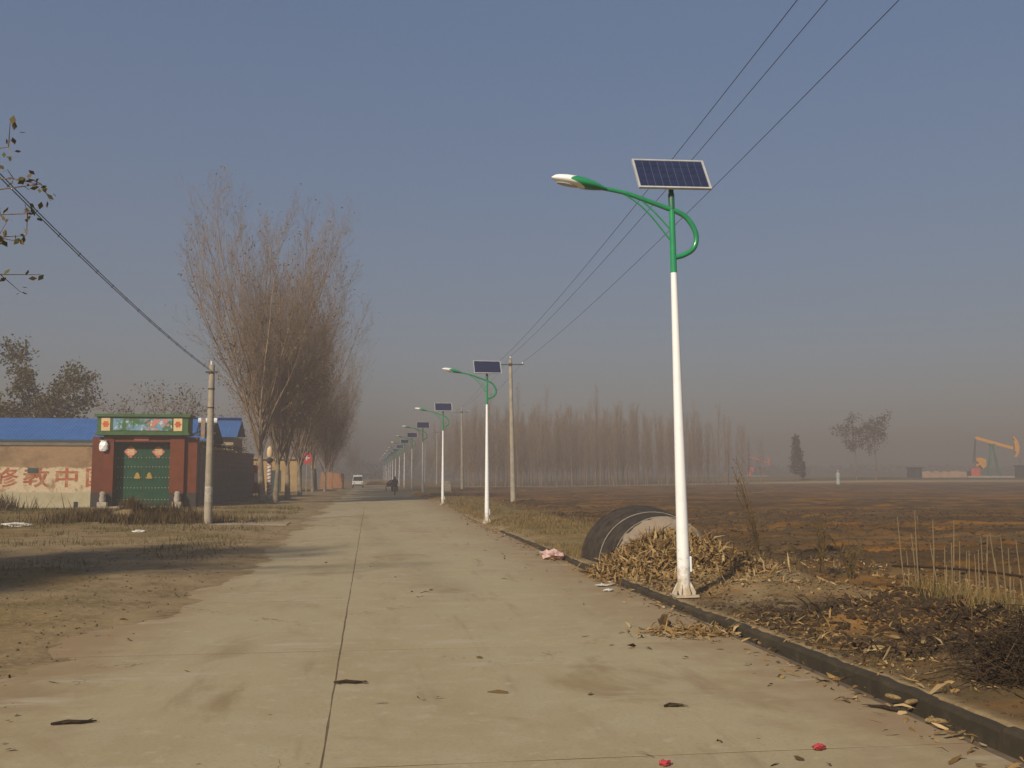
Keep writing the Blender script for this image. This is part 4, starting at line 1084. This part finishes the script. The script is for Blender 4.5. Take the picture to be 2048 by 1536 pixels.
for (x, y, s, lab) in [(107.5, 187, 2.0, 'small dark shed standing alone left of the yellow pumpjack'), (130.6, 186, 2.4, 'small dark shed right at the tail of the yellow pumpjack')]:
    e = empty('shed', (x, y, z1(x, y)), .2, lab, 'shed', 'dark sheds by the oil well')
    B().box(-s / 2, s / 2, -s / 2, s / 2, -.2, s * .95).build('wall', MT['shed_dark'], e); B().box(-s / 2 - .15, s / 2 + .15, -s / 2 - .15, s / 2 + .15, s * .95, s * 1.03).build('roof', MT['steel'], e); B().box(-.4, .4, -s / 2 - .03, -s / 2, 0, s * .75).build('door', MT['plate'], e)
for k, (x0, x1, yy, hh) in enumerate([(111, 122, 192, 1.3), (133.5, 150, 189, 1.4)]):
    bb = B()
    for q in range(12):
        a = x0 + (x1 - x0) * q / 12; c_ = x0 + (x1 - x0) * (q + 1) / 12; bb.box(a, c_, yy - .15, yy + .15, z1(a, yy) - .4, z1(a, yy) + hh * random.uniform(.8, 1.1))
    tag(bb.build('low_wall', MT['pale_wall']), ['low broken pinkish brick wall left of the yellow pumpjack', 'low pale brick wall right of the yellow pumpjack'][k], 'wall')
mp_ = empty('marker_post', (72.3, 148, z1(72.3, 148)), label='slim pale whitewashed post at the far edge of the ploughed field', cat='post')
MT['pale_blue'] = mat('pale_blue', (.36, .42, .39), (.30, .35, .32), 2, .8)
B().lathe([(.30, -.1), (.30, .5), (.24, .9), (.34, 1.3), (.32, 1.7), (.14, 1.85)], 12).build('shaft', MT['pale_blue'], mp_, smooth=True); B().lathe([(.06, 1.84), (.16, 1.95), (.16, 2.1), (.05, 2.2)], 10).build('cap', MT['stone'], mp_, smooth=True)
#SECTION4
# ------------------------------------------------------------------ arched shelter, husk heap, fence, litter
MT['felt'] = mat('felt', (.026, .019, .013), (.062, .046, .032), 5, .9, .5)
MT['mud'] = mat('mud', (.30, .24, .185), (.235, .185, .14), 3, .95, .6)
MT['rib'] = mat('rib', (.26, .23, .17), (.17, .15, .11), 5, .7)
hut = empty('arched_shelter', (6.1, 20.0, 0), label='low arched felt-covered shelter behind the first lamp, its front choked with husks', cat='shelter')
def arch(cx, y, r_, hh, n=22, z0=-.1, a0=0, a1=PI):
    return [(cx + r_ * math.cos(a), y, z0 + (hh - z0) * math.sin(a) ** .85 if math.sin(a) > 0 else z0) for a in np.linspace(a1, a0, n)]
def cxr(t): return (-.12 + .22 * t, .1 + 2.7 * t, 1.06 + .30 * t, 1.10 + .14 * t)
bb = B(); rows = []; rr_ = random.Random(4)
for t in np.linspace(0, 1, 9):
    c_, y, r_, hh = cxr(t); hh += .035 * math.sin(t * 9)
    o1 = arch(c_, y, r_, hh); i1 = arch(c_, y, r_ - .05, hh - .05)
    rows.append([(x, y_, z + rr_.uniform(-.012, .012)) for x, y_, z in o1] + i1[::-1])
bb.loft(rows); bb.build('felt_cover', MT['felt'], hut, smooth=True)
for t in (.02, .42, .98):
    c_, y, r_, hh = cxr(t); B().tube(arch(c_, y, r_ + .012, hh + .02, 26), .012 if t < .9 else .03, 6).build('rib', MT['rib'] if t < .9 else MT['felt'], hut, smooth=True)
# broken mud-plastered front
fr = B(); c_, y, r_, hh = cxr(0)
ou = arch(c_, y - .03, r_ - .02, hh + .015, 24, a0=.05, a1=PI - .35); inn = arch(c_ + .05, y - .10, r_ - .34, hh - .30, 24, a0=.10, a1=PI - .45)
ou = [(x + rr_.uniform(-.012, .012), yy, z + rr_.uniform(-.02, .03)) for x, yy, z in ou]
bk = [(x, yy + .10, z) for x, yy, z in ou]; bki = [(x, yy + .14, z) for x, yy, z in inn]
for k in range(23):
    n0 = len(fr.v); fr.v += [ou[k], ou[k + 1], inn[k + 1], inn[k], bk[k], bk[k + 1], bki[k + 1], bki[k]]
    fr.f += [tuple(n0 + i for i in q) for q in ((0, 1, 2, 3), (4, 7, 6, 5), (0, 4, 5, 1), (3, 2, 6, 7), (0, 3, 7, 4), (1, 5, 6, 2))]
fr.build('mud_front', MT['mud'], hut)

def strips(name, P, length, width, r, flat=.5, bend=.4, up=0.0):
    """curled two-piece blades lying at P"""
    P = np.asarray(P); n = len(P)
    az = r.uniform(0, 2 * PI, n); el = r.normal(size=n) * flat + up
    u = np.stack([np.cos(az) * np.cos(el), np.sin(az) * np.cos(el), np.sin(el)], 1)
    l = length * np.clip(r.lognormal(-.1, .5, (n, 1)), .25, 2.6); w_ = width * np.clip(r.lognormal(-.1, .45, (n, 1)), .3, 2.4)
    s = np.cross(u, r.normal(size=(n, 3)) * .5 + np.array([0, 0, 1.])); s /= np.linalg.norm(s, axis=1, keepdims=True) + 1e-9
    nn = np.cross(s, u)
    m_ = P + u * l * .5 + nn * l * bend * r.uniform(-.2, .6, (n, 1)); e = P + u * l
    Vv = np.stack([P - s * w_ * .3, P + s * w_ * .3, m_ - s * w_ * .5, m_ + s * w_ * .5, e - s * w_ * .12, e + s * w_ * .12], 1).reshape(-1, 3)
    b_ = (np.arange(n) * 6)[:, None]
    Fv = np.concatenate([b_ + np.array([[0, 1, 3, 2]]), b_ + np.array([[2, 3, 5, 4]])], 0)
    return np_mesh(name, Vv, Fv)

r = np.random.default_rng(12)
# heap of maize husks against the shelter
hp = empty('husk_heap', (6.1, 18.8, 0), label='big heap of dry maize husks spilling from the arched shelter', cat='husk heap')
def hill(x, y): return .52 * np.exp(-((x - 6.0) / .72) ** 2 - ((y - 19.9) / .8) ** 2) + .15 * np.exp(-((x - 5.2) / .75) ** 2 - ((y - 19.4) / 1.3) ** 2) + .10 * np.exp(-((x - 6.9) / .9) ** 2 - ((y - 18.4) / .7) ** 2)
hx = np.linspace(4.2, 8.4, 50); hy = np.linspace(16.9, 20.3, 44); HX, HY = np.meshgrid(hx, hy)
HZ = np.maximum(zf(HX, HY), -.05) - .05 + hill(HX, HY) * (.85 + .3 * fbm(HX * 3, HY * 3, 8))
i0 = (np.arange(43)[:, None] * 50 + np.arange(49)[None, :]).ravel()
core = np_mesh('core', np.stack([HX.ravel() - 6.1, HY.ravel() - 18.8, HZ.ravel()], 1), np.stack([i0, i0 + 1, i0 + 51, i0 + 50], 1), True)
mesh_obj('core', core, mat('husk_core', (.20, .12, .045), (.13, .075, .03), 6, .95, .6), hp)
n = 15000
x = r.normal(size=n) * .70 + 5.95; y = 20.05 - np.abs(r.normal(size=n)) * 1.1
x = np.where(r.uniform(size=n) < .25, r.normal(size=n) * .5 + 5.0, x)
k = (x > 4.3) & (x < 8.6) & (y > 16.6); x, y = x[k], y[k]
z = np.maximum(zf(x, y), 0) - .03 + hill(x, y) + r.uniform(0, .05, len(x))
o = mesh_obj('husks', strips('husks', np.stack([x - 6.1, y - 18.8, z], 1), .14, .034, r, .6, .5), MT['husk'], hp); o['kind'] = 'stuff'
# husks strewn over the ground
def scatter(name, n, fx, fy, cond, length, width, flat, material, label, seed, dz=.01, bend=.4, up=0.0):
    r = np.random.default_rng(seed); x = fx(r, n); y = fy(r, n); k = cond(x, y); x, y = x[k], y[k]
    z = np.maximum(zf(x, y), np.where((x > -4.9) & (x < kx_np(y)), .002, -9)) + dz
    o = mesh_obj(name, strips(name, np.stack([x, y, z], 1), length, width, r, flat, bend, up), MT[material]); return tag(o, label, name.replace('_', ' '), kind='stuff')
cl_ = lambda x, y, s=5, f=.8: fbm(x * f, y * f, s)
scatter('husk_litter', 20000, lambda r, n: r.uniform(4.4, 11, n), lambda r, n: 7 + 16 * r.beta(1.7, 1.3, n), lambda x, y: (x > kx_np(y) + .1) & (cl_(x, y) + .16 * np.exp(-((y - 16.5) / 2.2) ** 2) - .05 * (x > 9) > .55), .085, .024, .4, 'husk', 'dry maize husks strewn over the verge', 21)
scatter('husk_litter', 800, lambda r, n: r.normal(size=n) * .30 + 4.05, lambda r, n: r.normal(size=n) * .22 + 12.45, lambda x, y: (x < kx_np(y) - .02), .10, .026, .35, 'husk', 'scatter of husks on the concrete by the kerb', 22)
scatter('road_litter', 330, lambda r, n: r.uniform(-4.5, 4.6, n), lambda r, n: 6 + 50 * r.uniform(size=n) ** 1.6, lambda x, y: (np.abs(x) > 2.6) | (fbm(x, y, 3) > .66), .085, .035, .2, 'weed', 'small dry leaf bits on the road', 23)
scatter('road_litter', 900, lambda r, n: kx_np(np.full(n, 14.)) - np.abs(r.normal(size=n)) * .25, lambda r, n: 6 + 40 * r.uniform(size=n), lambda x, y: (x < kx_np(y) - .01), .10, .03, .25, 'husk', 'dry bits gathered along the kerb foot', 24)

# dry grass of the verges
def blades(name, n, fx, fy, cond, hgt, wid, material, label, seed):
    r = np.random.default_rng(seed); x = fx(r, n); y = fy(r, n); k = cond(x, y); x, y = x[k], y[k]; n = len(x)
    z = zf(x, y) - .01; P = np.stack([x, y, z], 1)
    h_ = hgt * r.uniform(.35, 1.3, (n, 1)) * (.5 + fbm(x * .9, y * .9, 31)[:, None])
    az = r.uniform(0, 2 * PI, n); ln_ = r.uniform(.1, .9, n)
    tip = P + h_ * np.stack([np.cos(az) * ln_, np.sin(az) * ln_, np.ones(n)], 1)
    s = np.stack([-np.sin(az), np.cos(az), np.zeros(n)], 1) * wid * (1 + .035 * np.maximum(y - 20, 0))[:, None]
    Vv = np.stack([P - s, P + s, tip], 1).reshape(-1, 3)
    o = mesh_obj(name, np_mesh(name, Vv, np.arange(3 * n).reshape(n, 3)), MT[material]); return tag(o, label, 'grass', kind='stuff')
blades('dry_grass', 60000, lambda r, n: 4.5 + 5.0 * r.beta(1.2, 1.5, n), lambda r, n: 20.5 + 75 * r.uniform(size=n) ** 1.5, lambda x, y: (zf(x, y) > .015) & (fbm(x * .7, y * .7, 14) > .47) & ((x < 4.9) | (x > 7.7) | (y > 23.2)), .145, .006, 'grass_dry', 'dry yellow grass on the right verge', 31)
blades('dry_grass', 34000, lambda r, n: -3.6 - 19 * r.uniform(size=n), lambda r, n: 20 + 39 * r.uniform(size=n) ** .8, lambda x, y: (zf(x, y) > .02) & (fbm(x * .45, y * .45, 15) > .52) & ~((x > -8.8) & (y > 40) & (y < 42.6)), .16, .007, 'grass_green', 'sparse olive grass on the ground before the house', 32)
blades('dry_grass', 6000, lambda r, n: -3.2 - 4 * r.uniform(size=n), lambda r, n: 8 + 12 * r.uniform(size=n), lambda x, y: (zf(x, y) > .02) & (fbm(x * .6, y * .6, 15) > .55), .05, .004, 'grass_green', 'short grass tufts on the left shoulder', 33)
blades('dry_grass', 9000, lambda r, n: 4.9 + 6 * r.uniform(size=n), lambda r, n: 6.5 + 10 * r.uniform(size=n), lambda x, y: (fbm(x * .8, y * .8, 17) > .56), .06, .004, 'grass_green', 'short green tufts behind the kerb', 34)
blades('weed_patch', 9000, lambda r, n: -9.0 + r.normal(size=n) * 1.6, lambda r, n: 41.9 + r.normal(size=n) * .75, lambda x, y: fbm(x * 1.1, y * 1.1, 19) > .42, .42, .012, 'weed', 'dark dead weeds over the earth heap before the gate', 35)
blades('weed_patch', 2500, lambda r, n: -20.6 + r.normal(size=n) * 1.3, lambda r, n: 57 + r.normal(size=n) * .9, lambda x, y: fbm(x * 1.1, y * 1.1, 29) > .45, .8, .012, 'weed', 'dead weeds standing against the whitewashed yard wall', 37)
blades('field_straw', 8000, lambda r, n: 9 + 22 * r.uniform(size=n), lambda r, n: 10 + 40 * r.uniform(size=n), lambda x, y: fbm(x * .5, y * .5, 18) > .5, .07, .006, 'weed', 'stubble and root bits left in the ploughed field', 36)

# clods of earth
def clods(name, n, fx, fy, smin, smax, label, seed, material='clod'):
    r = np.random.default_rng(seed); x = fx(r, n); y = fy(r, n); z = zf(x, y)
    k = (x > kx_np(y) + .2) | ((x < -2.4) & (z > -.01)); x, y, z = x[k], y[k], z[k]; n = len(x)
    ico = np.array([[0, 0, 1], [.89, 0, .45], [.28, .85, .45], [-.72, .53, .45], [-.72, -.53, .45], [.28, -.85, .45], [.72, .53, -.45], [-.28, .85, -.45], [-.89, 0, -.45], [-.28, -.85, -.45], [.72, -.53, -.45], [0, 0, -1]])
    fi = np.array([[0, 1, 2], [0, 2, 3], [0, 3, 4], [0, 4, 5], [0, 5, 1], [1, 6, 2], [2, 7, 3], [3, 8, 4], [4, 9, 5], [5, 10, 1], [6, 7, 2], [7, 8, 3], [8, 9, 4], [9, 10, 5], [10, 6, 1], [11, 7, 6], [11, 8, 7], [11, 9, 8], [11, 10, 9], [11, 6, 10]])
    s = smin + (smax - smin) * r.uniform(size=(n, 1, 1)) ** 2.5
    Vv = ico[None] * r.uniform(.65, 1.2, (n, 12, 1)) * s * np.stack([r.uniform(.8, 1.4, n), r.uniform(.8, 1.4, n), r.uniform(.5, .9, n)], 1)[:, None, :]
    Vv = Vv + np.stack([x, y, z + s[:, 0, 0] * .15], 1)[:, None, :]
    Fv = (fi[None] + (np.arange(n) * 12)[:, None, None]).reshape(-1, 3)
    o = mesh_obj(name, np_mesh(name, Vv.reshape(-1, 3), Fv), MT[material]); return tag(o, label, 'clods', kind='stuff')
clods('soil_clods', 24000, lambda r, n: 8.2 + 24 * r.uniform(size=n) ** 1.3, lambda r, n: 9 + 42 * r.uniform(size=n), .015, .085, 'broken clods over the ploughed field', 41)
clods('soil_clods', 6000, lambda r, n: 6.8 + r.normal(size=n) * 1.2, lambda r, n: 12.1 + r.normal(size=n) * .9, .006, .05, 'dark crumbled clods on the heap behind the kerb', 42, 'clod_dark')
scatter('root_litter', 5000, lambda r, n: 6.9 + r.normal(size=n) * 1.3, lambda r, n: 11.7 + r.normal(size=n) * 1.0, lambda x, y: (x > kx_np(y) + .5) & (fbm(x * 1.2, y * 1.2, 9) > .46), .13, .03, .5, 'brush', 'dark rotten roots and leaves on the heap behind the kerb', 26)
blades('dry_grass', 2600, lambda r, n: 7.2 + 2.6 * r.uniform(size=n), lambda r, n: 12.6 + r.normal(size=n) * .45, lambda x, y: x > 6, .30, .005, 'grass_dry', 'dry stems between the fence stakes', 38)
clods('gravel_bits', 4500, lambda r, n: 4.8 + 3.5 * r.uniform(size=n), lambda r, n: 6.5 + 14 * r.uniform(size=n), .006, .028, 'small stones and crumbs behind the kerb', 43)
clods('gravel_bits', 2600, lambda r, n: -3.0 - 8 * r.uniform(size=n) ** 1.5, lambda r, n: 8 + 30 * r.uniform(size=n) ** 1.3, .005, .03, 'small stones on the left shoulder', 44, 'joint')

# fence of maize stakes
fn = empty('stake_fence', (8.4, 13.2, 0), label='rickety fence of thin pale stakes with one dark rail', cat='fence')
rr_ = random.Random(11)
for k in range(52):
    t = (k + rr_.uniform(-.5, .5)) / 51; x = 7.3 + 2.3 * t; y = 13.0 - 1.0 * t + rr_.uniform(-.12, .12)
    hh = rr_.uniform(.6, 1.12) * (1 if rr_.random() > .25 else .6); lx = rr_.gauss(-.02, .05) * hh; lyy = rr_.gauss(0, .05) * hh; z = z1(x, y)
    B().tube([(x - 8.4, y - 13.2, z - .1), (x - 8.4 + lx * .55 + rr_.uniform(-.01, .01), y - 13.2 + lyy * .5, z + hh * .5), (x - 8.4 + lx, y - 13.2 + lyy, z + hh)], [.0095, .008, .0045], 5).build('stake', MT['stalk'], fn)
B().tube(smooth_pts([(-1.25, -.09, .74), (-.8, -.31, .73), (-.25, -.55, .70), (.35, -.8, .62), (.95, -1.1, .50), (1.35, -1.25, .44)], 3), .018, 6).build('rail', MT['brush'], fn)

# tall dead weeds
def tall_weed(x, y, hh, lean, label, seed, spread=.25):
    r = random.Random(seed); e = empty('tall_weed', (x, y, z1(x, y) - .02), label=label, cat='weed', group='tall dead weeds at the field edge'); bb = B()
    for s in range(6):
        a = r.uniform(0, 2 * PI); tx = lean * hh + r.gauss(0, spread * .45); ty = r.gauss(0, .12); h2 = hh * r.uniform(.55, 1.0)
        pts = [(.05 * math.cos(a), .05 * math.sin(a), 0), (tx * .3, ty * .4, h2 * .42), (tx * h2 / hh, ty, h2)]
        bb.tube(smooth_pts(pts, 3), [.012, .011, .010, .009, .008, .006, .004], 4)
        for q in range(26):
            t = r.uniform(.15, .98); px = tx * t * t * h2 / hh + tx * .1 * t; py = ty * t; pz = h2 * t; a2 = r.uniform(0, 2 * PI); l = r.uniform(.08, .26)
            bb.tube([(px, py, pz), (px + l * math.cos(a2) * .5, py + l * math.sin(a2) * .5, pz + l * r.uniform(.1, .9))], [.009, .003], 3)
    bb.build('stems', MT['weed'], e)
tall_weed(9.45, 23.6, 2.5, -.26, 'tall dark leaning dead weed behind the husk-strewn verge', 5)
tall_weed(8.55, 18.3, 1.25, -.05, 'bushy brown dead weed between shelter and stake fence', 6, .5)
tall_weed(9.0, 18.0, 1.0, .05, 'low brown dead weed nearer the stake fence', 7, .6)

# dark brush pile at the kerb
bp = empty('brush_pile', (6.4, 8.55, z1(6.4, 8.55) - .03), label='dark tangled pile of uprooted stalks behind the kerb', cat='brush pile')
rr_ = random.Random(19)
core = B(); rows = []
for t in np.linspace(0, 1, 6):
    s = (1 - t) ** .55 if t < 1 else .03
    rows.append([(.80 * s * math.cos(2 * PI * k / 14) * rr_.uniform(.8, 1.15), .5 * s * math.sin(2 * PI * k / 14) * rr_.uniform(.8, 1.15), -.1 + .60 * t) for k in range(14)])
core.loft(rows).build('root_mass', MT['clod'], bp)
tg = B()
for k in range(2200):
    a = rr_.uniform(0, 2 * PI); q = rr_.random() ** .6; x = .95 * q * math.cos(a); y = .6 * q * math.sin(a); z = max(.02, (.60 * (1 - q ** 2)) * rr_.uniform(.5, 1.15))
    a2 = rr_.uniform(0, 2 * PI); l = rr_.uniform(.15, .5); dz_ = rr_.gauss(0, .07)
    tg.tube([(x, y, z), (x + l * .5 * math.cos(a2), y + l * .5 * math.sin(a2), max(0, z + dz_ + .04)), (x + l * math.cos(a2 + .4), y + l * math.sin(a2 + .4), max(0, z + dz_ * 1.6))], [.0065, .005, .0025], 4)
o = tg.build('stalks', MT['brush'], bp); o['kind'] = 'stuff'

# small single things
def crumple(name, loc, sx, sy, sz, m, label, cat, seed, rz=0, group=None):
    r = random.Random(seed); bb = B(); rows = []
    for i, t in enumerate(np.linspace(0, 1, 6)):
        s = math.sin(PI * (.12 + .8 * t)) ** .7
        rows.append([(sx * (s + r.uniform(-.38, .30)) * math.cos(2 * PI * k / 11), sy * (s + r.uniform(-.38, .30)) * math.sin(2 * PI * k / 11), sz * t + r.uniform(-.3, .4) * sz * (t > .15)) for k in range(11)])
    bb.loft(rows); return tag(bb.build(name, m, None, loc, (0, 0, rz)), label, cat, group)
MT['pink'] = mat('pink', (.55, .38, .34), (.44, .28, .25), 6, .7); MT['red_scrap'] = mat('red_scrap', (.42, .05, .06), (.34, .04, .05), 9, .6)
crumple('plastic_bag', (4.28, 23.4, .02), .36, .22, .17, MT['pink'], 'crumpled pinkish plastic bag lying at the road edge before the shelter', 'bag', 1, -.9)
crumple('paper_scrap', (4.2, 17.75, .005), .24, .05, .045, MT['paper'], 'torn white paper strip on the road by the husk heap', 'paper', 2, .5)
crumple('paper_scrap', (4.07, 16.95, .005), .09, .05, .035, MT['paper'], 'small folded white scrap beside the torn paper strip', 'paper', 12, .2)
crumple('red_scrap', (3.26, 7.1, .004), .055, .03, .035, MT['red_scrap'], 'red paper scrap lying clear on the concrete by the slab joint', 'scrap', 3, .3, 'red scraps on the road')
crumple('red_scrap', (2.04, 6.88, .004), .05, .035, .03, MT['red_scrap'], 'red paper scrap lying just off the middle of the near slab', 'scrap', 4, .8, 'red scraps on the road')
crumple('paper_scrap', (-12.8, 39.0, z1(-12.8, 39.0)), .55, .2, .1, MT['paper'], 'long pale scrap lying in the grass before the yard wall', 'paper', 5)
crumple('paper_scrap', (-7.35, 34.0, z1(-7.35, 34.0)), .22, .12, .06, MT['paper'], 'pale scrap on the earth in front of the weedy heap', 'paper', 6)
crumple('dung_clod', (3.82, 12.85, 0), .085, .075, .14, MT['clod'], 'dark upright clod standing among husks on the road', 'clod', 7)
for k, (x, y, rz, l, lab) in enumerate([(-2.33, 8.65, .15, .17, 'dark twig lying alone on the left slab'), (-.16, 9.92, -.1, .16, 'dark twig lying just right of the centre joint'), (4.38, 8.2, 2.2, .16, 'dark rag of leaf on the concrete near the corn cobs'), (2.62, 8.55, .1, .09, 'short dark twig on the right slab')]):
    bb = B(); rr_ = random.Random(k)
    bb.tube([(-l, 0, .012), (-l * .3, .02, .018), (l * .3, -.01, .016), (l, .015, .012)], [.010, .018, .016, .006], 6)
    for q in range(5): a = rr_.uniform(-.8, .8); x0 = rr_.uniform(-l, l); bb.tube([(x0, 0, .014), (x0 + .06 * math.cos(a), .05 * math.sin(a) * 2, .022)], [.009, .003], 4)
    tag(bb.build('twig', MT['brush'], None, (x, y, .002), (0, 0, rz)), lab, 'twig', 'twigs on the road')
MT['cob'] = mat('cob', (.44, .31, .14), (.22, .13, .05), 60, .85, .9)
cobm = B().lathe([(.008, 0), (.020, .015), (.026, .06), (.024, .12), (.014, .17), (.004, .185)], 10).mesh('corn_cob', True)
for k, (x, y, rz, lab) in enumerate([(4.60, 8.62, .4, 'pale corn cob end on the concrete against the kerb'), (4.62, 8.32, 1.9, 'short pale corn cob beside the kerb, next to its fellow'), (4.45, 7.72, 1.2, 'long yellow corn cob lying at the kerb foot'), (6.05, 11.2, .3, 'pale corn cob on the soil heap behind the kerb'), (5.55, 10.7, 1.4, 'pale cob stub on the earth behind the kerb')]):
    on_road = x < KX(y)
    o = mesh_obj('corn_cob', cobm, MT['cob'], None, (x, y, (.026 if on_road else z1(x, y) + .03)), (R(90), 0, rz)); o.scale = (.9,) * 3; tag(o, lab, 'corn cob', 'corn cobs by the kerb')
nb_ = B(); rr_ = random.Random(2)
for k in range(120):
    a = rr_.uniform(0, 2 * PI); e_ = rr_.gauss(0, .5); p = Vector((.24 * math.cos(a), .24 * math.sin(a), .12 * e_)); q = Vector((.24 * math.cos(a + 1.1), .24 * math.sin(a + 1.1), .12 * rr_.gauss(0, .6))); nb_.tube([p, q], .014, 3)
tag(nb_.build('bird_nest', MT['brush'], None, (-6.7, 66.9, 12.1)), 'dark twig nest high in the foremost poplar', 'nest')

# ------------------------------------------------------------------ haze
hz = B().box(-410, 550, -75, 750, -2.2, 25.5).build('haze', None)
hm = bpy.data.materials.new('haze_air'); hm.use_nodes = True; hm.node_tree.nodes.clear()
ho = hm.node_tree.nodes.new('ShaderNodeOutputMaterial'); hv_ = hm.node_tree.nodes.new('ShaderNodeVolumePrincipled')
hv_.inputs['Color'].default_value = (.47, .415, .395, 1); hv_.inputs['Density'].default_value = .0048; hv_.inputs['Anisotropy'].default_value = .0
hm.node_tree.links.new(hv_.outputs[0], ho.inputs['Volume']); hz.data.materials.append(hm)
tag(hz, 'thin grey autumn haze over road and fields', 'haze', kind='stuff')
